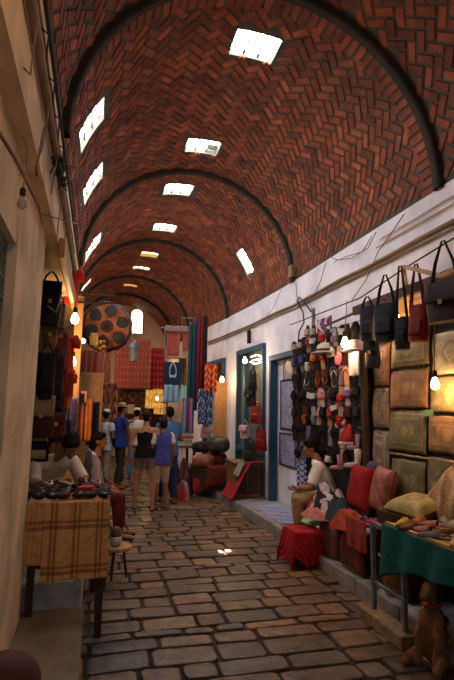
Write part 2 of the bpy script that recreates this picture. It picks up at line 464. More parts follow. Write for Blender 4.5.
m = MB(); m.tube([(x, yb+.01, z) for x, z in wp], .03, 6); m.bar((WXC, yb+.2, WZ0), (WXC, yb+.2, WZ1), .025)
for z in (4.62, 4.85, 5.08): m.bar((WXC-WH, yb+.2, z), (WXC+WH, yb+.2, z), .02)
m.build('window_frame', WOOD, e)

# ------------------------------------------------------------------ light
w = bpy.data.worlds.new('sky'); SC.world = w; w.use_nodes = True
bg = w.node_tree.nodes['Background']; bg.inputs[0].default_value = (.75, .85, 1.0, 1); bg.inputs[1].default_value = .25
hole = V(6.55+.37*.81, math.radians(83+16*.15), RV+.11); sd = Vector((1.55, 6.01, 0))-hole
S_ = bpy.data.lights.new('sun', 'SUN'); S_.energy = 90; S_.angle = .006; S_.color = (1, .97, .9)
so = bpy.data.objects.new('sun', S_); COL.objects.link(so); so.rotation_euler = sd.to_track_quat('-Z', 'Y').to_euler(); so.location = (1.5, 7, 9)
def bulb(p, label, power, cord_to=None, lit=True, scale=1.0, col=(1.0, .55, .24)):
    p = Vector(p); t = thing('hanging_bulb', label, 'light bulb', p)
    m = MB(); r = .032*scale
    m.lathe([(.004, -.05*scale), (.018*scale, -.046*scale), (.029*scale, -.03*scale), (.032*scale, -.012*scale), (.026*scale, .01*scale), (.015*scale, .03*scale), (.013*scale, .045*scale)], p, 14)
    m.build('bulb_glass', BULBM if lit else mat('clear unlit glass', (.5, .42, .3), .1, bump=0, alpha=.5), t, smooth=True)
    m = MB(); m.lathe([(.013*scale, .04*scale), (.019*scale, .045*scale), (.019*scale, .085*scale), (.008*scale, .10*scale)], p, 10); m.build('socket', IRON, t)
    q = Vector(cord_to) if cord_to else p+Vector((0, 0, .5))
    m = MB(); a = p+Vector((0, 0, .09*scale)); m.tube([a, a.lerp(q, .5)+Vector((0, 0, -.02)), q], .005, 5); m.build('cord', CABLE_T, t)
    if lit:
        L = bpy.data.lights.new('bulb_light', 'POINT'); L.energy = power; L.color = col; L.shadow_soft_size = .03
        o = bpy.data.objects.new('bulb_light', L); COL.objects.link(o); o.parent = t; o.location = (0, 0, -.09*scale)
    return t

# ------------------------------------------------------------------ shop fronts on the right
GLASS = mat('shop glass', (.30, .38, .34), .08, bump=0, alpha=.35, spec=.8)
m = MB(); panel(m, WX, 1, 6.1, 8.5, .1, 2.7, .1, .09); struct(m.build('wall_recess', PLAS_R))
def frame(n, y0, y1, z0, z1, off=.0, w=.08, mull=(), sill=None, glass=True):
    e = bpy.data.objects.new('door_%d' % n, None); COL.objects.link(e); e.location = (WX((y0+y1)/2), (y0+y1)/2, z0); struct(e)
    m = MB(); f = lambda y: WX(y)+off
    for y in (y0+w/2, y1-w/2)+tuple(mull): m.bb((f(y)-.06, y-w/2, z0), (f(y)+.07, y+w/2, z1))
    m.bar((f(y0), y0, z1-w/2), (f(y1), y1, z1-w/2), .13, w)
    if sill: m.bar((f(y0), y0, sill), (f(y1), y1, sill), .11, w)
    m.build('door_frame', BLUE, e, bevel=.006)
    if glass:
        m = MB(); m.bar((f(y0)+.03, y0+w, (z0+z1)/2), (f(y1)+.03, y1-w, (z0+z1)/2), .01, z1-z0-w); m.build('pane', GLASS, e)
    return e
frame(2, 6.15, 8.44, .13, 2.62, .0, .09, glass=False)
frame(3, 8.73, 10.25, .13, 2.9, .0, .09, mull=(9.75,), sill=.9)
frame(4, 11.1, 12.7, .13, 2.85, .02, .09, glass=False)
# conduits, wires on both walls
def wire(name, pts, r, m_, label, n=5, cat='cable', group=None):
    m = MB(); m.tube(pts, r, n); o = m.build(name, m_, smooth=True); return tag(o, label, cat, group)
def sag(a, b, d, n=8): 
    a = Vector(a); b = Vector(b); return [a.lerp(b, i/n)+Vector((0, 0, -d*4*(i/n)*(1-i/n))) for i in range(n+1)]
def along(f, off, y0, y1, z, amp=.012, n=40):
    return [(f(y0+(y1-y0)*i/n)+off, y0+(y1-y0)*i/n, z+amp*N3(i*.5, z*7)) for i in range(n+1)]
wire('wall_conduit', along(WX, -.03, YN+.3, 12.5, 3.36), .022, CABLE_T, 'tan bundled conduit running along the white right wall above the shop doors', cat='conduit')
wire('wall_conduit', along(WX, -.02, YN+.3, 12.4, 3.30, .02), .012, WIREG, 'thin grey conduit just under the tan bundled one on the white wall', cat='conduit')
wire('wall_pipe', along(WX, -.02, 1.5, 4.85, 3.60, .004), .010, PLAS_E, 'upper of the two thin pale pipes near the top of the white wall', cat='pipe')
wire('wall_pipe', along(WX, -.02, 1.5, 4.95, 3.53, .004), .010, PLAS_E, 'lower of the two thin pale pipes near the top of the white wall', cat='pipe')
def wirepx(label, px, r=.006, X=2.98, m_=WIREG):
    return wire('wall_wire', [A(x, y, X=X) for x, y in px], r, m_, label)
wirepx('looping wire sagging below the brick vault on the white wall', [(376, 232), (368, 248), (352, 258), (338, 260), (330, 257)])
wirepx('second looping wire hanging inside the first below the brick vault', [(372, 236), (362, 252), (345, 257), (334, 262)])
wirepx('long wire slanting down the white wall from the pipe ends to the conduit', [(404, 214), (392, 232), (378, 252), (366, 280), (352, 300)])
wirepx('thin vertical looping wire above the beige slippers on the white wall', [(326, 262), (321, 280), (312, 300), (304, 306), (297, 298), (296, 284)])
wirepx('curved wire on the white wall between the blue doors and the shoe rack', [(281, 290), (272, 310), (258, 328), (244, 338), (236, 342)], .004)
wirepx('faint curl of wire above the open blue door', [(268, 312), (262, 326), (250, 338), (240, 334)], .004)
wire('black_cable', [A(x, y, X=2.93) for x, y in ((311, 312), (306, 304), (299, 297), (297, 301), (303, 312), (304, 322), (299, 332), (298, 345), (302, 350), (314, 348), (330, 322))], .011, CABLE, 'thick black cable looping out beside the beige slippers')
m = MB(); p = A(221, 337, X=2.82); m.box(p, (.08, .12, .1)); tag(m.build('junction_box', IRON, bevel=.01), 'dark junction box on the conduit above the far blue doorway', 'electrical box')
m = MB(); p = A(249, 337, X=2.86); m.box(p, (.07, .07, .26)); m.tube([p+Vector((0, 0, .13)), p+Vector((.03, 0, .2))], .01); tag(m.build('wall_bracket', IRON, bevel=.01), 'short dark upright bracket over the glazed blue door', 'bracket')
m = MB(); p = V(7.45, math.radians(4)); m.box(p+Vector((-.05, 0, .05)), (.08, .16, .2)); tag(m.build('junction_box', WOOD_G, bevel=.01), 'small tan box at the foot of the arch rib on the right', 'electrical box')
m = MB(); p = A(312, 312, X=2.93)
for k in range(7): m.tube([p+Vector((-.02*k % .05, .04*sin(k*2), .06*cos(k))), p+Vector((.02, .05*sin(k), -.2-.02*k))], .012, 5)
tag(m.build('wire_cluster', WIREG), 'tangle of dusty wires ending above the beige slippers', 'wires')
# left wall
wire('wall_batten', along(LX, .03, .3, 7.4, 3.26, .015), .024, CABLE_T, 'tan clay covered pipe running along the left plaster wall', 8, 'pipe')
wire('black_cable', along(LX, .03, .3, 9.0, 3.58, .02), .012, CABLE, 'black cable running along the top of the left plaster wall')
wire('wall_wire', along(LX, .02, .3, 6.0, 3.46, .03), .007, WIREG, 'grey wire just under the black cable on the left wall')
m = MB()
for k in range(16):
    c = A(58+k*.35, 156+k*1.7, X=-.31)+Vector((.03*sin(k*2.3), .03*cos(k*1.7), .02*sin(k*5))); m.ball(c, .018+.008*sin(k*3), 7); m.tube([c, c+Vector((.03*sin(k), .05*sin(k*3), -.05-.03*cos(k)))], .005, 5)
m.tube([A(58, 156, X=-.31), A(61, 170, X=-.31), A(63.5, 184, X=-.31)], .012, 6)
tag(m.build('wire_cluster', IRON), 'dark knot of old fittings on the left wall pipe', 'wires')
wire('wall_wire', [A(x, y, X=-.33) for x, y in ((44, 128), (40, 150), (36, 168), (37, 176))], .007, WIREG, 'short brown wire hanging from the left wall pipe')
wire('wall_pipe', [A(x, y, X=-.33) for x, y in ((-4, 128), (16, 160), (38, 205), (43, 224))], .007, CABLE_T, 'thin brown pipe slanting down the left wall to the pillar', cat='pipe')
wire('wall_wire', [A(x, y, X=-.31) for x, y in ((23, 136), (27, 150), (26, 170), (23, 190), (23, 197))], .003, CABLE_T, 'cord of the unlit bulb looping up the left wall')
bulb(A(22, 202, X=-.3), 'unlit bulb in a dusty socket on the left wall', 0, A(23, 192, X=-.31), lit=False, scale=.55)
bulb((.45, .9, 3.45), 'lit bulb hanging from the vault behind the camera', 16, (.45, .9, 5.1))
wire('wall_wire', [A(x, y, X=-.31) for x, y in ((42, 214), (60, 219), (78, 224))], .005, CABLE_T, 'brown rod sticking out under the left wall pipe', cat='rod')
rw = random.Random(2)
for k, lab in enumerate(['short dangling wire on the left wall nearest the camera', 'bent wire hanging off the left wall pipe above the unlit bulb', 'loop of wire just before the knot of fittings', 'thin wire dropping below the knot of fittings', 'last dangling wire above the left stall fascia']):
    y0 = 1.9+k*.55; a = Vector((LX(y0)+.03, y0, 3.27)); wire('wall_wire', [a, a+Vector((.03, .04, -.08)), a+Vector((.01, .10*rw.random(), -.18-.12*rw.random())), a+Vector((.0, .12*rw.random(), -.32-.1*rw.random()))], .004, WIREG, lab)
for k in range(7):
    y0 = 1.6+k*.37; wire('wall_wire', [(LX(y0)+.012, y0, 3.46), (LX(y0)+.05, y0+.01, 3.44), (LX(y0)+.045, y0+.02, 3.30)], .005, IRON, 'iron hook bracing the left wall pipe, %s from the camera' % ['first', 'second', 'third', 'fourth', 'fifth', 'sixth', 'seventh'][k], cat='hook', group='iron hooks on the left wall')
wire('overhead_wire', [A(82, 160, Y=7), A(82, 260, Y=6.9)], .004, WIREG, 'thin straight wire hanging from the vault by the left skylights')
for k, (x0, y0, x1, y1) in enumerate([(220, 180, 196, 218), (252, 236, 206, 312)]):
    pass
# metal awning rods in the left of the street
m = MB(); a, b = A(58, 292, Y=6.6), A(120, 303, Y=6.6)
m.tube([A(56, 290, Y=6.4), A(117, 296, Y=6.4)], .018); m.tube([A(60, 302, Y=6.4), A(117, 303, Y=6.4)], .014)
m.tube([A(104, 280, Y=6.4), A(104, 300, Y=6.4)], .014); m.tube([A(88, 290, Y=6.4), A(88, 303, Y=6.4)], .012)
tag(m.build('awning_rail', IRON), 'black iron rail frame reaching over the street above the left stalls', 'rail')

# ------------------------------------------------------------------ kinds of goods
def drape(p0, p1, h, amp=.03, folds=3, ph=0, bow=0, taper=0, droop=0):
    p0 = Vector(p0); p1 = Vector(p1); d = p1-p0; nrm = Vector((-d.y, d.x, 0))
    nrm = nrm.normalized() if nrm.length > 1e-6 else Vector((0, 1, 0)); mid = (p0+p1)/2
    def P(u, v):
        q = p0.lerp(p1, .5+(u-.5)*(1-taper*v))
        s_ = sin(2*PI*folds*u+ph+v*.8)+.4*sin(4.7*PI*folds*u+ph*2)
        return q+nrm*(amp*s_*(.3+.7*v)+bow*sin(PI*v))+Vector((0, 0, -h*v*(1+droop*sin(PI*u))-.012*abs(s_)*v))
    return P
def hang(name, label, cat, r, col, Y=None, X=None, amp=.02, folds=3, group=None, thick=.012, colf=None, taper=0, droop=0, m_=None, nu=28, nv=24, parent=None):
    """a piece of cloth hung by its upper edge; r = its left, top, right, bottom in the photograph"""
    kw = dict(Y=Y) if Y is not None else dict(X=X)
    a, b, c = A(r[0], r[1], **kw), A(r[2], r[1], **kw), A((r[0]+r[2])/2, r[3], **kw)
    zt = (a.z+b.z)/2; a.z = b.z = zt; P = drape(a, b, zt-c.z, amp, folds, r[0], taper=taper, droop=droop)
    m = MB(); cf = colf if colf else (lambda u, v: col); m.grid(P, nu, nv, cf, 0, thick)
    o = m.build(name, m_ or FAB, parent, smooth=True)
    return tag(o, label, cat, group) if parent is None else o
def stripes(cols, n, axis=0, wob=0):
    def f(u, v):
        t = (u, v)[axis]+wob*sin(9*(u, v)[1-axis]); return cols[int(t*n) % len(cols)]
    return f
def carpet(base, c2, c3, nx=4, ny=8):
    def f(u, v):
        if min(u, 1-u) < .07 or min(v, 1-v) < .05: return c2
        if min(u, 1-u) < .11 or min(v, 1-v) < .08: return c3
        a = abs((u*nx) % 1-.5)+abs((v*ny) % 1-.5)
        return c2 if .30 < a < .42 else (c3 if a < .12 else base)
    return f
def bag(name, label, top, w, h, d, yaw, col, strap=.25, flap=None, col2=None, group=None, cat='bag', fold=.0, kind='l'):
    """soft shoulder bag: top = the hook its strap hangs from"""
    top = Vector(top); t = thing(name, label, cat, top-Vector((0, 0, strap+h)), yaw, group)
    M_ = solid(kind, col); M2 = solid(kind, col2 or cscale(col, .7))
    m = MB()
    def P(u, v):
        a = 2*PI*u; z = v; k = 1-.10*z-(.22*(1-z)**6 if fold == 0 else .0); th = (1-z*.75)
        cx_, cy_ = abs(cos(a))**.6*(1 if cos(a) > 0 else -1), abs(sin(a))**.8*(1 if sin(a) > 0 else -1)
        return Vector((cx_*w/2*k*(1-.06*sin(3*z)), cy_*d/2*th+.008*N3(cos(a)*3, z*4, w*9), z*h))
    m.grid(P, 26, 12); b = len(m.v); m.add([P(i/26, 0) for i in range(26)], [tuple(range(26))[::-1]]); m.add([P(i/26, 1) for i in range(26)], [tuple(range(26))])
    m.build('bag_body', M_, t, local=True, smooth=True)
    if flap is not None:
        m = MB(); m.grid(lambda u, v: Vector(((u-.5)*w*(.86-.1*v*v), -(d/2*(.35+.75*sin(v*1.5)))-.006, h*(1.0-flap*v)+.006)), 10, 8, thick=.008)
        m.build('flap', M2, t, local=True, smooth=True)
        m = MB(); m.box((0, -d/2-.02, h*(1-flap)+.01), (.03, .012, .035)); m.build('buckle', solid('l', (.5, .36, .16)), t, local=True)
    else:
        m = MB(); m.grid(lambda u, v: Vector(((u-.5)*w*.6, -d/2*(.9-.3*v)-.008, h*(.15+.42*v))), 6, 4, thick=.01); m.build('pocket', M2, t, local=True, smooth=True)
    m = MB()
    for sy in (-1, 1):
        pts = [(-w*.33, sy*d*.12, h*.95), (-w*.22, sy*d*.08, h+strap*.5), (-.012, 0, h+strap), (.012, 0, h+strap), (w*.22, sy*d*.08, h+strap*.5), (w*.33, sy*d*.12, h*.95)]
        m.tube(pts, .0085, 5)
    m.build('strap', M2, t, local=True)
    return t
def cushion(name, label, c, w, h, th, R, colf, cat='cushion', group=None, m_=None, piping=None):
    c = Vector(c); t = thing(name, label, cat, c, 0, group); m = MB(); n = 18
    def prof(u, v):
        a = max(0, 1-(2*u-1)**4)*max(0, 1-(2*v-1)**4); return a**.45
    for sd in (1, -1):
        def P(u, v):
            x, z = (u-.5)*w*(1-.06*sin(PI*v)), (v-.5)*h*(1-.06*sin(PI*u))
            return c+R@Vector((x, sd*(th/2*prof(u, v)+.006*N3(u*4, v*4, w*10)), z))
        b = len(m.f); m.grid(P, n, n, colf)
    m.build('cushion_cover', m_ or FAB, t, smooth=True)
    m = MB(); q = []
    for u, v in [(i/10, 0) for i in range(10)]+[(1, i/10) for i in range(10)]+[(1-i/10, 1) for i in range(10)]+[(0, 1-i/10) for i in range(11)]:
        q.append(c+R@Vector(((u-.5)*w*(1-.06*sin(PI*v)), 0, (v-.5)*h*(1-.06*sin(PI*u)))))
    m.tube(q, .006, 5); m.build('piping', solid('f', piping or (.2, .05, .03)), t)
    return t
def shirt(name, label, top, w, h, yaw, col, cat='clothing', group=None, sleeve=.5, col2=None, colf=None):
    """garment on a hanger"""
    top = Vector(top); t = thing(name, label, cat, top-Vector((0, 0, h+.06)), yaw, group); m = MB(); ph = random.random()*6
    def P(u, v):
        a = 2*PI*u; z = v; wd = w/2*(.92+.12*(1-z)) if z < .86 else w/2*(.92-.62*((z-.86)/.14)**1.4)
        return Vector((cos(a)*wd*(1+.03*sin(5*a+ph)), sin(a)*.045*(1+.5*sin(4*a+ph))*(1.15-.5*z), z*h))
    m.grid(P, 24, 16, colf or (lambda u, v: col)); m.build('garment_body', FAB, t, local=True, smooth=True)
    if sleeve:
        for sx in (-1, 1):
            m = MB(); a = Vector((sx*w*.40, 0, h*.93)); b = Vector((sx*w*.56, -.01, h*(.93-sleeve)))
            m.tube([a, a.lerp(b, .5)+Vector((sx*.02, 0, 0)), b], [.05, .055, .05], 8, col=col2 or col); m.build('sleeve', FAB, t, local=True, smooth=True)
    m = MB(); m.tube([(0, 0, h-.01), (0, 0, h+.05), (.02, 0, h+.07), (.03, 0, h+.05)], .004, 5); m.build('hanger_hook', IRON, t, local=True)
    return t
def slipper_proto(kind, col, col2):
    t = bpy.data.objects.new('slipper', None); COL.objects.link(t)
    out = [(-.028, 0), (-.036, .03), (-.032, .09), (-.044, .16), (-.042, .205), (-.025, .236), (0, .246), (.024, .236), (.038, .205), (.040, .16), (.030, .09), (.034, .03), (.026, 0)]
    m = MB(); m.prism(out, .016, (0, 0, 0)); m.build('sole', solid('l', (.05, .035, .03) if kind != 'flip' else cscale(col, .8)), t, local=True)
    m = MB(); m.prism([(x*.86, .01+z*.94) for x, z in out], .006, (0, -.010, 0)); m.build('insole', solid('f', col2), t, local=True)
    m = MB()
    if kind == 'flip':
        for sx in (-1, 1): m.tube([(0, -.014, .205), (sx*.02, -.03, .18), (sx*.036, -.02, .12)], [.006, .008, .006], 5)
    elif kind == 'closed':
        m.grid(lambda u, v: Vector((-.043*cos(PI*u)*(1-.55*v**3), -.006-.045*sin(PI*u)**.7*(1-.55*v*v), .12+.12*v)), 12, 8, thick=-.004)
    else:
        m.grid(lambda u, v: Vector((-.046*cos(PI*u), -.004-.042*sin(PI*u)**.7, .115+.075*v)), 12, 5, thick=-.004)
    m.build('upper', solid('f' if kind == 'closed' else 'l', col), t, local=True, smooth=True)
    if kind == 'closed':
        m = MB(); m.ball((0, -.045, .15), .016, 8); m.build('pompom', solid('f', col2), t, local=True, smooth=True)
    return t
def pouf(label, c, r, h, cols, cat='pouf', group=None, n=8, R=None, patch=False):
    """stitched leather pouf of coloured segments"""
    c = Vector(c); t = thing('leather_pouf', label, cat, c, 0, group); m = MB(); Rm = R or Matrix.Identity(3)
    def P(u, v):
        a = 2*PI*u; q = PI*(v-.5); k = 1-.035*abs(cos(n*a/2))**8
        return c+Rm@Vector((r*k*abs(cos(q))**.55*cos(a), r*k*abs(cos(q))**.55*sin(a), h/2*(1+abs(sin(q))**.8*(1 if q > 0 else -1))))
    def pc_(u, v):
        if not patch: return cols[0] if abs(v-.5) > .43 else (cols[int(u*n+(.5 if v > .5 else 0)) % 2+1] if abs((u*n+(.5 if v > .5 else 0)) % 1-.5) < .42 else cols[0])
        a = 2*PI*u; q = PI*(v-.5); rd = abs(cos(q))**.55; x, y = rd*cos(a), rd*sin(a)
        if v < .5: return cols[2] if int(u*10) % 2 else cols[1]
        for k in range(-1, 6):
            px_, py_ = (0, 0) if k < 0 else (.62*cos(PI*k/3+.3), .62*sin(PI*k/3+.3)); d = math.hypot(x-px_, y-py_)
            if d < .16: return (.03, .05, .035)
            if d < .24: return cols[0]
        if rd > .86: return cols[0] if int(u*12) % 2 else (.06, .03, .02)
        return (.42, .10, .03) if int((a+.3)/(PI/3)+6) % 2 else (.52, .17, .05)
    m.grid(P, 96 if patch else 48, 40 if patch else 20, pc_)
    m.build('pouf_cover', LEATH, t, smooth=True)
    m = MB(); m.lathe([(r*.12, 0), (r*.11, .008), (.01, .01)], c+Rm@Vector((0, 0, h)), 14, R=Rm); m.build('top_patch', solid('l', cols[0]), t)
    return t

# ------------------------------------------------------------------ right stall: tooled leather cushion covers
STX = 2.92
def leather_cover(label, r, base, c2, c3, X=STX, style=0):
    p, q = A(r[0], (r[1]+r[3])/2, X=X), A(r[2], (r[1]+r[3])/2, X=X); xm = (r[0]+r[2])/2
    z1, z0 = A(xm, r[1], X=X).z, A(xm, r[3], X=X).z; yl, yr = p.y, q.y
    w_, h_ = abs(yl-yr), z1-z0
    def P(u, v):
        b = .035*(max(0, 1-(2*u-1)**4)*max(0, 1-(2*v-1)**4))**.5
        return Vector((X-b-.012*N3(u*3, v*3, yl*3)-.03*(1-v)*abs(sin(3*yl)), yl+(yr-yl)*u, z0+h_*v+.012*N3(u*2, yl)))
    def cf(u, v):
        m_ = min(u, 1-u)*w_, min(v, 1-v)*h_; e = min(m_)
        if e < .03: return base
        if e < .045: return c3
        if e < .075: return c2 if int((u+v)*40) % 2 else base
        if e < .088: return c3
        x, y = (u-.5)*w_, (v-.5)*h_
        a = math.atan2(y, x); rr = math.hypot(x, y)
        if style == 0: s_ = rr/(.105*(1+.18*cos(8*a)))
        elif style == 1: s_ = (abs(x)+abs(y))/.15
        else: s_ = max(abs(x), abs(y))/.12
        if s_ < .45: return c3
        if s_ < .6: return base
        if s_ < .92: return c2
        if s_ < 1.05: return c3
        if abs(abs(x)+abs(y)-.30*min(1, w_*2)) < .015: return c2
        return base if N3(x*60, y*60) > -.15 else cscale(base, .8)
    mixc = lambda a, b: tuple(x*.55+y*.45 for x, y in zip(a, b)); c2 = mixc(c2, base); c3 = mixc(c3, base)
    t = thing('leather_cushion_cover', label, 'cushion cover', (X, (yl+yr)/2, z0), 0, 'tooled leather cushion covers on the stall wall')
    m = MB(); m.grid(P, 44, 44, cf, 0, .012); m.build('leather_panel', LEATH, t, smooth=True)
    m = MB()
    for k in range(9):
        yy_ = yl+(yr-yl)*(k+.5)/9; m.tube([(X-.01, yy_, z0+.005), (X-.012, yy_, z0-.035)], .004, 4)
    m.build('fringe', solid('l', cscale(c2, .5)), t)
    m = MB(); m.tube([(X-.005, yl, z1+.01), (X-.005, yr, z1+.01)], .007, 5)
    for f in (.15, .85): m.tube([(X-.005, yl+(yr-yl)*f, z1), (X-.005, yl+(yr-yl)*f, z1+.05)], .005, 5)
    m.build('hanging_loop', IRON, t)
    return t
TAN, OLV, RUS, PAL, GOLD, DK = (.30, .19, .085), (.17, .13, .05), (.28, .10, .045), (.42, .34, .20), (.40, .24, .06), (.06, .04, .02)
leather_cover('narrow rust leather cover at the top beside the shoe rack', (376, 344, 391, 386), (.30, .13, .08), TAN, DK)
leather_cover('narrow tan leather cover in the middle beside the shoe rack', (375, 388, 391, 428), (.32, .22, .13), RUS, DK)
leather_cover('narrow grey patterned leather cover lowest beside the shoe rack', (375, 430, 391, 474), (.24, .19, .14), PAL, DK, style=2)
leather_cover('olive leather cushion cover with a pale star, top row under the red bag', (393, 327, 431, 366), (.26, .22, .11), PAL, DK, style=0)
leather_cover('rust brown leather cushion cover with a square, second row by the lit bulb', (392, 369, 430, 408), (.32, .15, .06), RUS, GOLD, style=2)
leather_cover('olive green leather cushion cover in the third row behind the green tag', (391, 410, 428, 452), (.15, .14, .06), OLV, GOLD, style=1)
leather_cover('dark olive leather cover with a round medallion in the bottom row', (393, 459, 427, 501), (.20, .17, .08), DK, OLV, style=0)
leather_cover('pale leather cushion cover with a dark diamond, top row at the right end', (434, 330, 478, 374), (.45, .38, .25), DK, TAN, style=1)
leather_cover('tan leather cushion cover beside the lit bulb, second row at the right end', (432, 376, 477, 413), (.32, .25, .11), OLV, GOLD, style=0)
leather_cover('brown leather cushion cover with a wide border, third row at the right end', (430, 416, 476, 455), (.24, .13, .06), RUS, GOLD, style=2)
leather_cover('greyish leather cover with a dark round medallion, bottom row at the right end', (429, 459, 474, 501), (.22, .19, .11), DK, OLV, style=0)
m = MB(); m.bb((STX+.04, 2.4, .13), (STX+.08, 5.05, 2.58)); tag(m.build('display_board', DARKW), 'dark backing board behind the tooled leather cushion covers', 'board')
m = MB(); p = A(428, 413, X=2.85); m.box(p, (.006, .11, .055), rz(.2)); tag(m.build('price_tag', solid('f', (.15, .30, .12)), bevel=.002), 'small green tag hung between the leather cushion covers', 'tag')
for (z_, y0, y1) in ((A(410, 456, X=2.86).z, 3.0, 4.55),):
    m = MB(); m.tube([(2.86, y0, z_), (2.86, y1, z_)], .012, 7); tag(m.build('hanging_rail', WOOD_G), 'thin rail above the bottom row of leather cushion covers', 'rail')
# posts, rods and awning of the stall
m = MB(); m.bb((2.80, 4.93, .13), (2.86, 4.985, 2.75)); tag(m.build('stall_post', WOOD_D, bevel=.008), 'dark wooden post between the shoe rack and the narrow leather covers', 'post')
m = MB(); m.bar(A(405, 267, X=2.62), A(442, 276, X=2.62), .035); m.bar(A(404, 266, X=2.62), A(409, 305, X=2.95), .025)
m.bar(A(442, 276, X=2.62), A(470, 262, X=2.62), .035); tag(m.build('hanging_rod', WOOD_L), 'orange wooden rod holding handbags in front of the right stall', 'rod')
m = MB(); m.bar(A(325, 326, X=2.7), A(384, 300, X=2.7), .03, .02); tag(m.build('hanging_rod', WOOD_D), 'dark slanting rod above the shoe rack bulb', 'rod')
m = MB(); m.tube([A(290, 325, X=2.66), A(360, 298, X=2.66), A(405, 268, X=2.66), A(470, 228, X=2.66)], .008, 5); tag(m.build('hanging_wire', IRON), 'thin wire line the handbags hang from along the right stalls', 'wire')
m = MB(); a, b = A(412, 306, X=2.8), A(470, 283, X=2.8)
m.bar((2.80, 5.1, 2.80), (2.80, 2.0, 2.80), .05, .10); tag(m.build('stall_lintel', WOOD_D, bevel=.006), 'dark lintel beam across the leather stall', 'beam')
m = MB()
for k in range(9): m.bar((2.84, 4.1-k*.2, 2.42), (2.84, 4.1-k*.2, 2.72), .01)
for k in range(4): m.bar((2.84, 4.2, 2.44+k*.09), (2.84, 2.4, 2.44+k*.09), .01)
tag(m.build('wire_grille', METAL), 'pale wire grid above the leather covers behind the dark shiny bag', 'grille')
m = MB(); m.bb((3.0, 2.35, 2.40), (3.03, 5.05, 2.94)); tag(m.build('back_board', WOOD_L), 'warm lit board at the top of the leather stall', 'board')

bag('hanging_handbag', 'dark red drawstring bag on a long strap hanging from the wooden rod', A(416, 264, X=2.62), .19, .32, .13, -1.2, (.24, .022, .018), .36)
bag('hanging_handbag', 'large shiny dark brown bag hanging at the right end of the rod', A(443, 241, X=2.55), .34, .30, .12, -1.2, (.04, .016, .012), .34, flap=.55)
bag('hanging_handbag', 'large black bag on two long straps right of the bulb', A(385, 275, X=2.62), .28, .36, .14, -1.1, (.008, .008, .010), .28)
bag('hanging_handbag', 'small black bag tucked between the large black bag and the red one', A(400, 266, X=2.66), .16, .30, .10, -1.1, (.010, .010, .012), .48)
bag('hanging_handbag', 'dark grey fringed bag hanging left of the large black bag', A(367, 297, X=2.66), .18, .36, .10, -1.0, (.022, .018, .03), .10)
bag('hanging_handbag', 'black satchel hanging under the dark grey fringed bag', A(372, 330, X=2.74), .18, .30, .10, -1.1, (.010, .010, .012), .10, flap=.5)
bulb(A(345, 342, X=2.6), 'lit bulb hanging in front of the shoe rack', 9, A(347, 300, X=2.66), scale=1.3)
bulb(A(398, 318, X=2.85), 'lit bulb glowing behind the hanging handbags of the leather stall', 7, A(398, 300, X=2.85), scale=.7)
bulb(A(435, 383, X=2.72), 'lit bulb hanging over the tooled leather cushion covers', 6, A(434, 276, X=2.62), scale=1.1)

# ------------------------------------------------------------------ shoe rack
m_rack = thing('shoe_rack', 'tall dark rack covered in slippers behind the seated man', 'rack', (2.92, 6.0, .13))
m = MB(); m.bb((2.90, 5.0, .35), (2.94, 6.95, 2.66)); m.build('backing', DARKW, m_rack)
m = MB()
for y in (5.02, 6.93): m.bb((2.85, y-.02, .13), (2.90, y+.02, 2.62))
m.build('upright', WOOD_D, m_rack)
ROWS = [2.46, 2.21, 1.97, 1.73, 1.49, 1.25, 1.01]
for z in ROWS:
    m = MB(); m.tube([(2.86, 5.02, z+.235), (2.86, 6.93, z+.235)], .006, 5); m.build('rail', METAL, m_rack)
protos = {}
SCOL = {'black': ((.012, .011, .013), (.03, .022, .022)), 'brown': ((.05, .02, .012), (.07, .04, .025)), 'white': ((.62, .58, .56), (.03, .03, .04)),
        'pink': ((.62, .22, .28), (.7, .5, .5)), 'red': ((.42, .02, .02), (.5, .3, .2)), 'navy blue': ((.04, .05, .16), (.2, .18, .25)), 'orange': ((.60, .14, .02), (.12, .04, .02)),
        'beige': ((.50, .40, .28), (.06, .03, .02)), 'purple': ((.20, .10, .28), (.5, .42, .5)), 'grey': ((.2, .2, .24), (.45, .42, .42))}
ordn = ['first', 'second', 'third', 'fourth', 'fifth', 'sixth', 'seventh', 'eighth', 'ninth', 'tenth', 'eleventh', 'twelfth', 'thirteenth', 'fourteenth', 'fifteenth', 'sixteenth']
rr = random.Random(4)
plan = [['beige', 'beige', 'black', 'red', 'white', 'black', 'red', 'brown', 'grey', 'white', 'black', 'black'],
        ['navy blue', 'black', 'navy blue', 'white', 'orange', 'black', 'red', 'white', 'white', 'pink', 'black', 'black'],
        ['brown', 'black', 'black', 'white', 'black', 'orange', 'orange', 'black', 'white', 'navy blue', 'red', 'black'],
        ['black', 'black', 'black', 'white', 'white', 'pink', 'pink', 'navy blue', 'black', 'red', 'purple', 'black'],
        ['brown', 'black', 'orange', 'black', 'grey', 'pink', 'black', 'red', 'black', 'red', 'brown', 'black'],
        ['black', 'brown', 'black', 'navy blue', 'black', 'black', 'black', 'grey', 'black', 'pink', 'black', 'brown'],
        ['navy blue', 'black', 'navy blue', 'black', 'brown', 'black', 'black', 'white', 'black', 'pink', 'brown', 'black']]
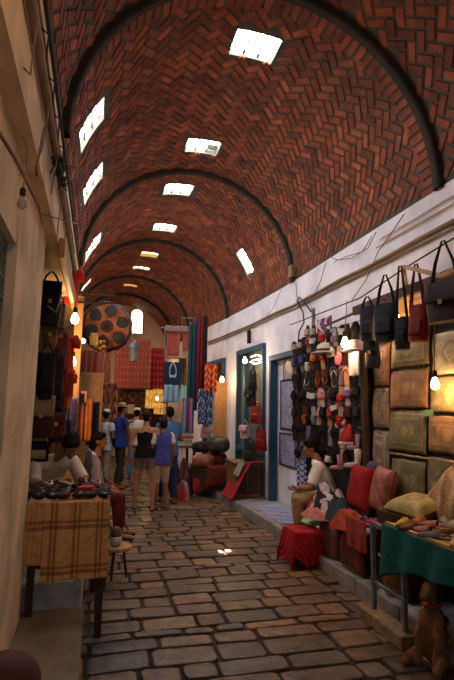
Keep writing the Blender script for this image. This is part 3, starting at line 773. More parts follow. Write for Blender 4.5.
for i, z in enumerate(ROWS):
    for j, cn in enumerate(plan[i]):
        kind = ['strap', 'flip', 'closed'][(i*5+j//2*3) % 3]; key = (kind, cn)
        y = 6.84-j*.158
        if key not in protos: o = protos[key] = slipper_proto(kind, *SCOL[cn])
        else: o = copy_tree(protos[key])
        s_ = rr.choice([-1, 1]); flip = rr.random() < .3
        o.location = (2.80-rr.uniform(0, .02), y+rr.uniform(-.012, .012), z-.02+(.25 if flip else 0)+rr.uniform(-.012, .012)); yw = -.62+rr.uniform(-.25, .25)+(.12 if j % 2 else -.12); tl = (.10 if j % 2 else -.10)+rr.uniform(-.06, .06)
        o.rotation_euler = Euler((0, tl+(PI if flip else 0), yw), 'XYZ')
        k_ = 1.02; o.scale = (k_, k_, k_)
        tag(o, '%s %s, %s row of the shoe rack, %s from its left end' % (cn, {'strap': 'strap slipper', 'flip': 'thong sandal', 'closed': 'pompom slipper'}[kind], ordn[i], ordn[j]), 'slipper', 'slippers on the shoe rack')
def boot(label, c, col, yaw=0, s=1.0):
    t = thing('boot', label, 'boot', c, yaw); m = MB()
    m.tube([(0, 0, .28*s), (0, 0, .16*s), (0, .0, .09*s), (.03*s, 0, .045*s), (.1*s, 0, .04*s), (.19*s, 0, .032*s), (.215*s, 0, .03*s)], [.058*s, .05*s, .046*s, .047*s, .04*s, .03*s, .012*s], 12)
    m.build('boot_upper', solid('f', col), t, local=True, smooth=True)
    m = MB(); m.prism([(-.05*s, 0), (.1*s, 0), (.225*s, 0), (.23*s, .012*s), (-.05*s, .012*s)], .08*s); m.build('sole', solid('l', cscale(col, .4)), t, local=True)
    return t

# ------------------------------------------------------------------ heap of textiles and leather below the shoe rack
m = MB(); bt = thing('display_bench', 'low dark bench carrying the heap of bags and textiles', 'bench', (2.64, 5.1, .13))
m.bb((2.44, 4.35, .48), (2.88, 5.75, .53)); m.build('bench_top', WOOD_D, bt)
for y in (4.4, 5.7):
    for x in (2.48, 2.84):
        m = MB(); m.bb((x-.025, y-.025, .13), (x+.025, y+.025, .48)); m.build('leg', WOOD_D, bt)
RUSTY = (.16, .035, .02)
def crate_pouf(label, c, d, col, rot=0):
    t = thing('leather_pouf', label, 'pouf', (c[0], c[1], c[2]), rot); m = MB()
    def P(u, v):
        a = 2*PI*u; q = PI*(v-.5); f = lambda x, e: abs(x)**e*(1 if x >= 0 else -1)
        return Vector((d[0]/2*f(cos(q), .25)*f(cos(a), .35), d[1]/2*f(cos(q), .25)*f(sin(a), .35), d[2]/2*(1+f(sin(q), .5))+.006*N3(a, q*3)))
    m.grid(P, 40, 18, lambda u, v: cscale(col, .55) if abs((u*4+.5) % 1-.5) < .05 or .30 < v < .33 or .67 < v < .7 else col); m.build('pouf_cover', LEATH, t, local=True, smooth=True)
    return t
crate_pouf('dark red leather pouf on the kerb under the hanging red cloth, towards the teal table', (2.60, 4.62, .13), (.36, .44, .34), (.20, .035, .025))
crate_pouf('dark brown leather pouf on the kerb under the heap of bags', (2.60, 5.12, .13), (.36, .44, .34), (.15, .04, .03))
def heap(name, label, c, r, h, cols, seed, cat='clothing', m_=None, yaw=0, lump=.35):
    """crumpled textile lying on what is below it"""
    c = Vector(c); R_ = rz(yaw); m = MB()
    def P(u, v):
        a = 2*PI*u; k = v**.8; q = 1+lump*N3(cos(a)*1.3+seed, sin(a)*1.3, seed)
        x, y = r[0]*cos(a)*k*q, r[1]*sin(a)*k*q
        z = h*(1-k**2.4)*(1+.5*N3(x*9+seed, y*9, seed))+.018*abs(N3(x*30, y*30, seed*2))
        return c+R_@Vector((x, y, max(0.004, z) if v < 1 else 0))
    m.grid(P, 44, 18, (lambda u, v: cols[int((u*len(cols)*2+N3(u*6, v*4, seed)*1.2) % len(cols))]))
    return tag(m.build(name, m_ or FAB, smooth=True), label, cat)
# long red cloth over a low box in front of the seated man
m = MB(); m.bb((2.13, 5.22, 0), (2.375, 5.50, .36)); tag(m.build('low_box', WOOD_D, bevel=.01), 'low box hidden under the bright red cloth', 'box')
m = MB(); ca, cb = A(286, 520, Y=5.75), A(331, 512, Y=5.4)
def table_drape(m, x0, x1, y0, y1, zt, ox0, ox1, oy0, oy1, col, n=60, seed=0, hem=.05, th=.01):
    """square cloth laid over a box: lies on the top, folds down over the edges"""
    def P(u, v):
        x = x0-ox0+(x1-x0+ox0+ox1)*u; y = y0-oy0+(y1-y0+oy0+oy1)*v
        dx = max(x0-x, 0)+max(x-x1, 0); dy = max(y0-y, 0)+max(y-y1, 0); d = max(dx, dy)+.35*min(dx, dy)
        X = min(max(x, x0), x1); Y_ = min(max(y, y0), y1)
        sx = -1 if x < x0 else (1 if x > x1 else 0); sy = -1 if y < y0 else (1 if y > y1 else 0)
        k = min(1, d/.25); f = .020*sin(38*(x+y)+seed)*k+.012*N3(x*9, y*9, seed)
        d2 = d*(1+hem*4*N3(x*4+seed, y*4))
        return Vector((X+sx*(.012+abs(f)+.10*d*(1 if dy else .3)), Y_+sy*(.012+abs(f)+.10*d*(1 if dx else .3)), zt+.012-d2+.008*N3(x*14, y*14)))
    m.grid(P, n, n, lambda u, v: col, 0, th)
table_drape(m, 2.12, 2.44, 5.20, 5.52, .365, .33, .0, .30, .28, (.40, .016, .018), seed=7, hem=.16)
tag(m.build('draped_cloth', FAB, smooth=True), 'bright red cloth draped over a low box below the seated man', 'cloth')
z_ = .535
heap('folded_garment', 'pale green folded garment on the front of the heap', (2.46, 5.50, .40), (.12, .17), .07, [(.30, .42, .22), (.40, .45, .30)], 3)
heap('folded_garment', 'salmon pink rolled garment beside the pale green one', (2.40, 5.24, .50), (.09, .22), .10, [(.55, .20, .17), (.5, .15, .15)], 5, yaw=.5)
heap('crumpled_garment', 'black and white striped garment piled high left of the red cushion', (2.66, 5.50, z_), (.20, .26), .26, [(.55, .48, .50), (.02, .02, .03), (.6, .4, .42), (.03, .02, .04)], 8, yaw=.3)
heap('crumpled_garment', 'bright red garment between the striped garment and the seated man', (2.60, 5.62, z_), (.18, .16), .14, [(.45, .02, .03)], 12)
heap('crumpled_garment', 'dark blue green garment in the middle of the heap', (2.52, 4.98, z_), (.13, .17), .20, [(.03, .05, .07), (.02, .035, .05)], 15)
heap('crumpled_garment', 'rust orange velvet garment sliding off the front of the heap', (2.48, 4.70, z_-.02), (.14, .24), .17, [(.38, .06, .03), (.30, .045, .02)], 19, yaw=.2)
hang('hanging_garment', 'rust orange sleeve hanging over the edge of the bench', 'clothing', (346, 518, 366, 548), (.32, .05, .03), X=2.37, amp=.012, folds=2)
heap('folded_textile', 'cream and grey folded textile on the bench by the pink cushion', (2.68, 4.45, z_), (.17, .22), .08, [(.42, .36, .28), (.22, .2, .18), (.45, .38, .3)], 23)
heap('folded_textile', 'magenta and black folded textile next to the teal table', (2.50, 4.28, z_+.1), (.12, .16), .06, [(.35, .03, .08), (.02, .02, .03)], 25)
RC = Matrix.Rotation(-PI/2, 3, 'Z')@Matrix.Rotation(-.18, 3, 'X')
cushion('red_cushion', 'plain dark red cushion leaning upright in the middle of the heap', A(361, 488, X=2.70), .42, .46, .15, RC, lambda u, v: (.27, .010, .012))
cushion('patterned_cushion', 'tall rusty pink cushion standing beside the narrow leather covers', A(383, 490, X=2.76), .30, .44, .17, RC@Matrix.Rotation(.1, 3, 'Y'), lambda u, v: (.36, .12, .09) if (int(u*10)+int(v*12)) % 4 else (.26, .07, .06), m_=LEATH)
boot('pink slipper boot on the heap under the shoe rack', A(340, 468, X=2.80)-Vector((0, 0, .02)), (.55, .22, .25), 2.2, .62)
boot('white slipper boot standing right of the pink one', A(358, 466, X=2.78)-Vector((0, 0, .02)), (.60, .56, .52), 2.4, .72)
boot('mauve slipper boot hanging above the white one', A(358, 450, X=2.80), (.35, .2, .36), 2.6, .6)
m = MB(); m.ball(A(372, 466, X=2.76), .05, 12); tag(m.build('ball_ornament', solid('f', (.10, .12, .35)), smooth=True), 'small blue ball ornament above the red cushion', 'ornament')
m = MB(); c = A(349, 436, X=2.78); m.lathe([(.11, -.09), (.105, -.03), (.06, .06), (.012, .13)], c, 14); h_ = thing('felt_hat', 'red pointed felt hat with a pale rim on the shoe rack', 'hat', c-Vector((0, 0, .09)))
m.build('crown', solid('f', (.30, .02, .02)), h_, smooth=True); m = MB(); m.lathe([(.118, -.10), (.125, -.085), (.118, -.06)], c, 14); m.build('rim', solid('f', (.5, .4, .3)), h_, smooth=True)
for k, (px, py, cc, nm) in enumerate([(321, 406, (.72, .26, .30), 'pink'), (326, 423, (.72, .30, .30), 'pink')]):
    t = slipper_proto('closed', cc, (.8, .7, .7)); t.name = 'slipper_boot'; t.location = A(px+9, py+3, X=2.74); t.rotation_euler = (0, PI/2-.3, -.9); t.scale = (1.0, 1.0, .9)
    tag(t, ['fluffy pink slipper sticking out of the shoe rack, the upper one', 'fluffy pink slipper sticking out of the shoe rack, the lower one'][k], 'slipper')
def cap(label, c, col, col2, yaw):
    t = thing('peaked_hat', label, 'hat', c, yaw); m = MB(); m.lathe([(.105, 0), (.108, .03), (.095, .08), (.06, .11), (.015, .12)], (0, 0, 0), 16); m.build('crown', solid('f', col), t, local=True, smooth=True)
    m = MB(); m.lathe([(.10, .0), (.17, -.02), (.172, -.012), (.1, .012)], (0, 0, 0), 18); m.build('brim', solid('f', col2), t, local=True, smooth=True); return t
cap('white sun hat with a black band hanging at the top of the shoe rack', A(325, 352, X=2.72), (.70, .62, .58), (.60, .52, .48), 0)
m = MB(); c = A(325, 352, X=2.72); m.lathe([(.109, .01), (.112, .03), (.108, .035)], c, 16); tag(m.build('hat_band', solid('f', (.02, .02, .02))), 'black ribbon round the white sun hat', 'ribbon')
hang('hanging_scarf', 'red white and blue striped scarf above the white sun hat', 'scarf', (318, 318, 332, 346), None, X=2.80, colf=stripes([(.5, .03, .04), (.6, .55, .55), (.06, .08, .25)], 6, 0, .15), amp=.012)
hang('hanging_scarf', 'dark red cloth behind the bulb on the shoe rack', 'scarf', (333, 350, 344, 378), (.28, .015, .02), X=2.84, amp=.012)
cap('pale lilac cap hanging right of the bulb', A(355, 350, X=2.74), (.45, .40, .5), (.4, .35, .45), 0)
hang('hanging_scarf', 'pale grey scarf hanging right of the bulb', 'scarf', (350, 352, 360, 375), (.42, .40, .46), X=2.72, amp=.015, folds=2)
for k, x in enumerate((308, 314)):   # the beige pair above
    t = slipper_proto('strap', (.52, .42, .28), (.08, .05, .03)); t.location = A(x, 345, X=2.82); t.rotation_euler = (0, 0, -PI/2); t.scale = (1.15,)*3
    tag(t, ['beige sandal hanging high above the rack by the black cable, the one nearer the doors', 'beige sandal hanging high above the rack, the one nearer the striped scarf'][k], 'slipper')

# pictures in the recess
for k, (r, lab) in enumerate([((281, 381, 298, 431), 'tall blue and white ornamental tile panel in the recess'), ((280, 433, 297, 469), 'lower blue and white ornamental tile panel in the recess'), ((284, 362, 298, 379), 'small pinkish tile picture at the top of the recess')]):
    X = 3.09; p, q = A(r[0], r[1], X=X), A(r[2], r[3], X=X); t = thing('tile_panel', lab, 'tile panel', (X, (p.y+q.y)/2, q.z)); m = MB()
    def cf(u, v, k=k):
        a = N3(u*16, v*34, k*5); b = sin(u*40)*sin(v*70)
        if k == 2: return (.45, .18, .14) if a > .1 else ((.15, .25, .5) if b > 0 else (.55, .5, .5))
        if min(u, 1-u) < .07 or min(v, 1-v) < .03: return (.05, .06, .12)
        return (.10, .13, .32) if abs(a) < .10 or b > .55 else (.52, .50, .56)
    w_ = abs(p.y-q.y); m.grid(lambda u, v: Vector((X, p.y+(q.y-p.y)*u, p.z+(q.z-p.z)*v)), 36, 60, cf, 0, .012); m.build('tile_face', vmat('glazed tile %d' % k, .35, .05), t)
    m = MB()
    for a_, b_ in (((X, p.y, p.z), (X, q.y, p.z)), ((X, p.y, q.z), (X, q.y, q.z)), ((X, p.y, p.z), (X, p.y, q.z)), ((X, q.y, p.z), (X, q.y, q.z))): m.bar(a_, b_, .025)
    m.build('picture_frame', IRON, t)
hang('hanging_towel', 'blue and white patterned cloth hanging behind the seated man', 'cloth', (297, 440, 306, 486), None, X=2.86, colf=lambda u, v: (.5, .5, .6) if (int(u*6)+int(v*16)) % 2 else (.06, .08, .3), amp=.015, folds=2)
# cloths and mat on the platform
m = MB(); m.grid(lambda u, v: Vector((2.48+.38*u+.03*N3(v*4, 1), 6.6+1.25*v, .142+.010*abs(N3(u*6, v*8)))), 20, 30, lambda u, v: (.36, .34, .46) if (int(v*12+u*3)) % 3 else (.22, .24, .38), 0, .008)
tag(m.build('floor_mat', FAB, smooth=True), 'bluish crumpled mat lying on the platform before the recess', 'mat')

# ------------------------------------------------------------------ glazed door: goods and cabinet
cb_ = thing('wooden_cabinet', 'brown wooden cabinet standing before the glazed blue door', 'cabinet', (2.60, 8.95, .13))
m = MB(); m.bb((2.40, 8.66, .15), (2.86, 9.30, .72)); m.build('cabinet_body', WOOD, cb_, bevel=.008)
m = MB(); m.bb((2.37, 8.63, .72), (2.88, 9.33, .745)); m.build('cabinet_top', WOOD, cb_, bevel=.004)
for k in range(2):
    m = MB(); x = 2.42+k*.22; m.bb((x, 8.648, .2), (x+.2, 8.66, .68)); d_ = m.build('door', WOOD_D, cb_, bevel=.003); m = MB(); m.ball((x+.17-.14*k, 8.635, .45), .012, 8); m.build('knob', IRON, d_)
def Pr2(u, v):
    a = Vector((2.86, 8.75, .75)); x = 2.86-.60*v; zz = .76+.01*sin(9*u) if v < .35 else .76-.62*((v-.35)/.65)**1.1
    return Vector((x-.02*sin(14*u+3*v), 8.50+.75*u-.12*v, max(.16, zz)+.02*N3(u*5, v*5)))
m = MB(); m.grid(Pr2, 26, 30, lambda u, v: (.38, .02, .025), 0, .012); tag(m.build('draped_cloth', FAB, smooth=True), 'red cloth falling diagonally over the wooden cabinet to the kerb', 'cloth')
bag('standing_handbag', 'pale pink handbag hanging on the glazed door', A(245, 420, X=2.72), .26, .24, .12, -1.1, (.60, .38, .40), .10, flap=.5)
bag('hanging_handbag', 'bright red bag hanging high on the glazed door', A(256, 400, X=2.72), .28, .32, .14, -1.1, (.35, .03, .02), .10)
bag('hanging_handbag', 'dark red bag hanging just above the wooden cabinet', A(261, 425, X=2.74), .26, .36, .14, -1.1, (.22, .015, .015), .08)
bag('hanging_handbag', 'dark brown bag at the top of the string of bags on the door', A(253, 368, X=2.74), .20, .32, .12, -1.1, (.03, .018, .014), .10)
bag('hanging_handbag', 'black studded bag under the dark brown one on the door', A(251, 385, X=2.72), .28, .32, .12, -1.1, (.02, .02, .022), .08, flap=.4)
bag('hanging_handbag', 'dark green grey bag hanging below the pale pink handbag', A(250, 438, X=2.70), .30, .34, .14, -1.1, (.03, .035, .03), .08)
m = MB(); m.tube([A(254, 358, X=2.74), A(254, 372, X=2.74)], .012); tag(m.build('hanging_hook', IRON), 'dark hook above the string of bags on the glazed door', 'hook')
bulb(A(245, 360, X=2.66), 'lit bulb at the top of the glazed blue door', 5, A(246, 346, X=2.8), scale=1.3)
wire('reflection_tube', [A(x, y, X=2.72) for x, y in ((251, 357), (256, 355), (261, 356), (261, 359), (254, 360), (250, 362), (255, 364), (261, 362))], .012, emit('white reflection glow', (1, .9, .8), 5), 'curled white glow standing in for a reflection at the top of the glazed door', cat='lamp')  # glowing curl added in place of a reflection on the door glass
bulb(A(222, 379, X=2.55), 'lit bulb in the farther blue doorway', 6, A(222, 362, X=2.6), scale=1.3)
m = MB(); m.bb((2.80, 8.5, 0.9), (2.88, 8.68, 2.3)); 
m = MB(); m.box(A(246, 482, X=2.55)+Vector((-.2, 0, 0)), (.12, .08, .2)); 
b3 = thing('paper_sign', 'small tilted white card stuck in the red cloth', 'card', A(239, 470, X=2.45)); m = MB(); m.box(A(239, 468, X=2.40), (.10, .012, .26), Matrix.Rotation(.45, 3, 'Y')); m.build('card', solid('f', (.55, .52, .5)), b3)
bag('standing_handbag', 'dark blue bag standing on the kerb at the foot of the red cloth', A(224, 470, X=2.40), .24, .24, .16, -.6, (.02, .025, .05), .08)

# ------------------------------------------------------------------ textile stall in the middle distance
dp = thing('door_panel', 'honey coloured wooden panel standing in the farther doorway', 'panel', A(221, 440, X=2.45)); m = MB()
a, b = A(215, 383, Y=11.0), A(228, 383, Y=11.0); m.bb((a.x, 10.98, .95), (b.x, 11.03, a.z)); m.build('panel_board', WOOD_L, dp, bevel=.01)
m = MB(); m.bar((a.x, 10.97, a.z), (b.x, 10.97, a.z), .06); m.build('top_rail', WOOD_L, dp)
fr = thing('rug_stand', 'grey metal frame with two red rugs hung high over the textile stall', 'display frame', A(182, 430, Y=10.6)); m = MB()
c4 = [A(165, 328, Y=10.6), A(200, 328, Y=10.6), A(198, 358, Y=10.6), A(165, 358, Y=10.6)]
for i in range(4): m.tube([c4[i], c4[(i+1) % 4]], .014, 6)
m.tube([c4[3], A(164, 425, Y=10.6)], .014, 6); m.tube([c4[0], c4[0]+Vector((0, .9, .15))], .012, 6); m.tube([A(182, 328, Y=10.6), A(182, 318, Y=10.6), A(205, 318, Y=10.4)], .01, 6)
m.build('tube_frame', METAL, fr)
RD = carpet((.30, .05, .035), (.40, .12, .07), (.16, .03, .03), 4, 6)
hang('hanging_rug', 'left of the two small red rugs in the grey metal frame', 'rug', (167, 332, 180, 356), None, Y=10.55, colf=RD, amp=.008)
hang('hanging_rug', 'right of the two small red rugs in the grey metal frame', 'rug', (183, 331, 196, 350), None, Y=10.55, colf=RD, amp=.008)
hang('hanging_textile', 'pale pink textile under the right small rug', 'textile', (182, 350, 194, 358), (.45, .25, .2), Y=10.57, amp=.01)
hang('hanging_canopy', 'strip of dusty cloth along the top of the grey metal frame', 'cloth', (165, 326, 190, 331), (.25, .17, .14), Y=10.5, amp=.02)
hang('hanging_bag', 'dark blue bag with a white heart outline below the small rugs', 'bag', (164, 362, 182, 384), None, Y=10.4,
     colf=lambda u, v: (.5, .5, .5) if abs(((u-.5)**2*3.5+(v*1.25-.35-.55*abs(u-.5)**.7)**2)-.12) < .035 else (.015, .03, .07), amp=.01, nu=40, nv=36, droop=.1)
hang('hanging_garment', 'light blue garment hanging beside the dark blue bag', 'clothing', (165, 385, 179, 402), (.30, .48, .58), Y=10.2, amp=.03, folds=3, taper=-.2)
hang('hanging_garment', 'brown draped garment hanging behind the light blue one', 'clothing', (179, 358, 187, 398), (.14, .07, .035), Y=10.8, amp=.03)
hang('hanging_towel', 'pale mint towel hanging right of the light blue garment', 'towel', (181, 385, 190, 400), (.42, .58, .50), Y=10.2, amp=.015, taper=-.3)
hang('hanging_towel', 'beige towel hanging under the right small rug', 'towel', (187, 362, 193, 388), (.36, .26, .18), Y=10.5, amp=.015)
hang('hanging_textile', 'long dark green textile hanging left in the tall row', 'textile', (189, 322, 196, 408), (.02, .07, .06), Y=10.0, amp=.02, folds=2)
hang('hanging_textile', 'long navy textile hanging second in the tall row', 'textile', (195, 318, 199, 410), (.03, .03, .10), Y=9.9, amp=.02, folds=2)
hang('hanging_textile', 'long dark red textile hanging in the middle of the tall row', 'textile', (198, 316, 205, 402), (.17, .012, .015), Y=9.8, amp=.025, folds=2)
hang('hanging_textile', 'long black textile at the right end of the tall row', 'textile', (203, 316, 208, 398), (.016, .012, .012), Y=9.8, amp=.02, folds=2)
hang('hanging_garment', 'red garment with gold bands hanging in the farther doorway', 'clothing', (205, 364, 217, 391), None, Y=9.55, colf=stripes([(.55, .03, .02), (.55, .03, .02), (.66, .36, .08)], 12, 1, .12), amp=.03)
hang('hanging_garment', 'blue garment with white bands hanging below the red and gold one', 'clothing', (198, 389, 213, 424), None, Y=9.6, colf=stripes([(.03, .08, .22), (.03, .07, .20), (.04, .05, .14), (.45, .48, .55)], 14, 1, .30), amp=.03)
hang('hanging_scarf', 'pink blue and red striped towel standing out beside the pale pile', 'towel', (183, 398, 194, 432), None, Y=9.9, colf=stripes([(.4, .04, .06), (.25, .35, .5), (.5, .2, .25), (.05, .08, .2)], 8, 0), amp=.02)
# far glowing textiles
st = thing('display_table', 'low table piled with towels in the textile stall', 'table', (1.75, 11.3, 0)); m = MB(); m.bb((1.35, 10.9, .82), (2.15, 11.9, .87)); m.build('tabletop', WOOD, st)
for x in (1.4, 2.1):
    for y in (10.95, 11.85): m = MB(); m.bb((x-.03, y-.03, 0), (x+.03, y+.03, .82)); m.build('leg', WOOD_D, st)
tc_ = [(.55, .55, .5), (.35, .5, .5), (.5, .42, .35), (.3, .12, .1), (.5, .5, .52), (.2, .35, .4)]
for k in range(6):
    m = MB(); m.box((1.85+.02*sin(k*3), 11.1, .895+.052*k), (.44, .34, .046), rz(.08*sin(k*5)), col=tc_[k]); tag(m.build('folded_towel', FAB, bevel=.015), '%s folded towel in the pile, %s from the table' % (['off white', 'pale teal', 'sand', 'brick red', 'white', 'grey blue'][k], ordn[k]), 'towel', 'towels folded on the stall table')
for k in range(4):
    m = MB(); m.box((1.45, 11.1+.02*k, .895+.052*k), (.26, .3, .046), rz(.1*sin(k*4)), col=[(.3, .1, .08), (.45, .4, .3), (.5, .3, .2), (.5, .5, .45)][k]); tag(m.build('folded_shawl', FAB, bevel=.015), '%s folded shawl on the street side of the stall table' % ['brick red', 'straw', 'tan', 'cream'][k], 'shawl')
gold = [(.60, .45, .10), (.62, .52, .22), (.5, .30, .06)]
for k, (r, lab) in enumerate([((146, 390, 155, 408), 'gold yellow lit shawl at the back of the street'), ((155, 389, 163, 402), 'cream yellow lit shawl beside the gold one'), ((154, 403, 166, 414), 'yellow folded shawl below the cream yellow one')]):
    hang('hanging_shawl', lab, 'shawl', r, None, Y=13.3, colf=stripes(gold, 5, 1, .1), amp=.03)
bulb(A(157, 398, Y=12.6), 'small lit bulb in front of the yellow shawls', 14, scale=.9)

# poufs and goods on the wooden chest at the kerb
ch = thing('wooden_chest', 'dark wooden chest on the platform under the pile of leather poufs', 'chest', (2.2, 9.9, 0)); m = MB(); m.bb((1.95, 9.55, .14), (2.55, 10.6, .50)); m.build('chest_body', WOOD_D, ch, bevel=.01)
m = MB(); m.bb((1.93, 9.53, .50), (2.57, 10.62, .535)); m.build('chest_lid', WOOD_D, ch, bevel=.006)
pouf('orange brown leather pouf at the street corner of the chest', (2.05, 9.75, .535), .22, .26, [(.10, .03, .015), (.34, .10, .04), (.26, .07, .03)])
pouf('dark red leather pouf behind the orange brown one on the chest', (2.38, 10.05, .535), .22, .28, [(.05, .01, .01), (.22, .025, .02), (.16, .02, .02)])
pouf('large dark grey leather pouf stacked highest on the chest', (2.36, 9.85, .82), .24, .30, [(.02, .02, .015), (.06, .055, .045), (.045, .04, .035)])
pouf('black leather pouf stacked in the middle of the pile on the chest', (2.08, 10.1, .80), .20, .22, [(.01, .01, .01), (.03, .025, .02), (.02, .02, .02)])
bag('standing_handbag', 'pink and white bag lying on top of the pile of poufs', (2.12, 9.9, 1.36), .26, .20, .14, .4, (.55, .32, .33), .06, flap=.5)
bag('standing_handbag', 'small red bag in front of the pile of poufs', (1.92, 9.60, .42), .22, .22, .14, .2, (.35, .02, .02), .06)
cushion('patterned_cushion', 'maroon cushion leaning against the side of the chest', (2.28, 9.46, .42), .44, .42, .14, Matrix.Rotation(.15, 3, 'X'), lambda u, v: (.18, .03, .02))
heap('folded_textile', 'red and white bundle on the ground by the boy', (1.62, 9.5, 0), (.13, .2), .34, [(.35, .04, .04), (.4, .3, .3)], 31)

# ------------------------------------------------------------------ carpets closing the view
DKC = [(.10, .03, .02), (.04, .02, .02), (.16, .05, .03), (.03, .03, .04)]
heap('textile_heap', 'dark brown heap of goods on the ground left of the wooden chest', (1.74, 10.05, 0), (.17, .34), .62, DKC, 51)
heap('textile_heap', 'low dark red heap of goods before the stall table', (1.62, 10.62, 0), (.16, .24), .50, [(.14, .02, .02), (.05, .02, .02)], 53)
heap('textile_heap', 'greenish black heap of goods behind the pile of leather poufs', (2.48, 10.35, .54), (.14, .26), .50, [(.03, .035, .025), (.05, .04, .03)], 57)
rp = random.Random(8)
for k in range(8):
    x, y = 1.44+.09*(k % 4)+.42*(k//4), 10.98+.02*(k % 3)
    if k < 8: x, y = 1.62+.045*(k % 4)*1.5, 11.45+.16*(k//4)
    cb2 = [(.35, .2, .08), (.5, .48, .45), (.08, .04, .03), (.3, .06, .04)][k % 4]; t = thing('ceramic_pot', '%s little pot on the stall table, %s from the street in the %s row' % (['brass', 'white', 'dark brown', 'red'][k % 4], ordn[k % 4], ordn[k//4]), 'pot', (x, y, .87)); m = MB()
    m.lathe([(.018, 0), (.03, .025), (.032, .055), (.016, .085), (.02, .10)], (x, y, .87), 10); m.build('pot_body', solid('l', cb2), t, smooth=True)
LN = thing('hanging_lantern', 'grey metal lantern hanging in front of the big red carpet', 'lantern', A(134, 362, Y=14)); m = MB(); c = A(134, 352, Y=14)
m.lathe([(.05, -.28), (.11, -.25), (.13, -.1), (.14, .1), (.15, .14)], c, 8); m.build('lantern_body', METAL, LN)
m = MB(); m.lathe([(.17, .14), (.12, .22), (.05, .30), (.02, .36)], c, 8); m.build('lantern_cap', METAL, LN); m = MB(); m.tube([c+Vector((0, 0, .36)), c+Vector((0, 0, .8))], .008); m.build('chain', IRON, LN)
hang('hanging_carpet', 'big brick red carpet hanging under the arched window', 'carpet', (116, 339, 151, 388), None, Y=14.6, colf=lambda u, v: (.30, .06, .045) if (int(v*22)) % 3 else ((.40, .14, .09) if int(u*20) % 2 else (.24, .05, .04)), amp=.01, nu=40, nv=66)
hang('hanging_carpet', 'bright red dotted carpet right of the big brick red one', 'carpet', (151, 348, 165, 398), None, Y=15.2, colf=lambda u, v: (.50, .25, .15) if (int(u*12) % 3 == 0 and int(v*24) % 3 == 0) else (.40, .015, .02), amp=.02, nu=24, nv=48)
hang('hanging_carpet', 'dark carpet with round medallions below the big red one', 'carpet', (116, 388, 150, 432), None, Y=15.0, colf=carpet((.09, .035, .02), (.22, .11, .05), (.03, .012, .01), 3, 3), amp=.015, nu=40, nv=40)
hang('hanging_carpet', 'brown striped carpet hanging beside the wooden board', 'carpet', (101, 383, 118, 440), None, Y=13, colf=stripes([(.20, .05, .03), (.06, .02, .015), (.32, .14, .08)], 14, 1, .25), amp=.02)
hang('hanging_carpet', 'pinkish red carpet between the leather pouf and the brick red carpet', 'carpet', (97, 348, 112, 382), None, Y=11, colf=stripes([(.36, .10, .06), (.28, .06, .04), (.42, .17, .10)], 9, 0, .05), amp=.02)
hang('hanging_carpet', 'rust red carpet hanging behind the left stall lamp', 'carpet', (80, 350, 98, 376), (.26, .06, .035), Y=9.8, amp=.02)
hang('hanging_carpet', 'dark maroon carpet closing the street behind the strollers', 'carpet', (148, 398, 168, 440), None, Y=16, colf=carpet((.08, .025, .02), (.15, .05, .03), (.03, .01, .01), 4, 4), amp=.02)
m = MB(); m.box(A(131, 409, Y=14.8), (.2, .02, .26)); tag(m.build('framed_picture', solid('f', (.5, .38, .2))), 'small pale framed picture on the dark medallion carpet', 'picture')
bulb(A(128, 372, Y=13.2)+Vector((-.9, 0, .1)), 'far lit bulb on the left of the street end', 22, scale=1)
bulb((1.9, 16.9, 2.9), 'lit bulb hanging before the end wall', 25, scale=1)

# ------------------------------------------------------------------ right table with leather goods
tb = thing('market_table', 'narrow steel legged table of leather goods on the right', 'table', (2.55, 3.1, .0)); m = MB()
TZ = .80; TX0, TX1, TY0, TY1 = 2.25, 2.86, 2.25, 3.62
m.bb((TX0, TY0, TZ-.03), (TX1, TY1, TZ)); m.build('tabletop', WOOD_L, tb, bevel=.004)
m = MB(); m.bb((TX0-.025, TY0, TZ-.035), (TX0, TY1+.01, TZ+.012)); m.build('edge_strip', WOOD_L, tb)
for (x, y, z0) in ((2.24, 3.84, .09), (2.24, 3.42, .09), (2.24, 2.5, .0), (2.82, 3.58, .13), (2.82, 2.4, .13)):
    m = MB(); m.bb((x-.016, y-.016, z0), (x+.016, y+.016, TZ-.035)); m.build('leg', METAL, tb)
m = MB(); m.bar((2.24, 3.84, .30), (2.24, 3.42, .30), .02); m.build('brace', METAL, tb); m = MB(); m.bar((2.24, 3.84, TZ-.05), (2.24, 3.60, TZ-.05), .03); m.build('bracket', METAL, tb)
m = MB(); m.bb((2.15, 3.34, 0), (2.30, 3.98, .09)); tag(m.build('timber_block', WOOD_G, bevel=.008), 'thick timber block on the paving under the steel table legs', 'timber')
m = MB()
def Pt(u, v):
    y = TY1+.03-(TY1-TY0)*u; k = v**1.0
    hem = .40-.20*min(1, u*1.9)**.6+.02*sin(9*u+1)+.05*math.exp(-((u-.45)/.12)**2)
    return Vector((TX0-.032-.018*sin(26*u+v)*(.3+.7*v)-.02*v, y, TZ-.005-hem*k))
m.grid(Pt, 60, 16, lambda u, v: (.008, .085, .08), 0, .008)
def Pt2(u, v): return Vector((TX0-.035+.5*u, TY1+.025+.012*sin(20*u)+.02*v, TZ-.005-(.40-.1*u)*v))
m.grid(Pt2, 24, 12, lambda u, v: (.008, .085, .08), 0, .008)
tag(m.build('table_cloth', FAB, smooth=True), 'dark teal cloth hanging from the edge of the leather goods table', 'tablecloth')
bk = thing('wicker_basket', 'brown wicker basket standing under the teal tablecloth', 'basket', (2.60, 3.98, .13)); m = MB()
def Pb(u, v): a = 2*PI*u; r = .15+.035*v+.006*sin(46*a/1)*(1 if int(v*12) % 2 else -1); return Vector((2.60+r*cos(a), 3.98+r*sin(a), .13+.30*v))
m.grid(Pb, 92, 12, lambda u, v: (.20, .10, .04), 0, .008); m.build('basket_body', vmat('wicker', .7, .3), bk, smooth=True)
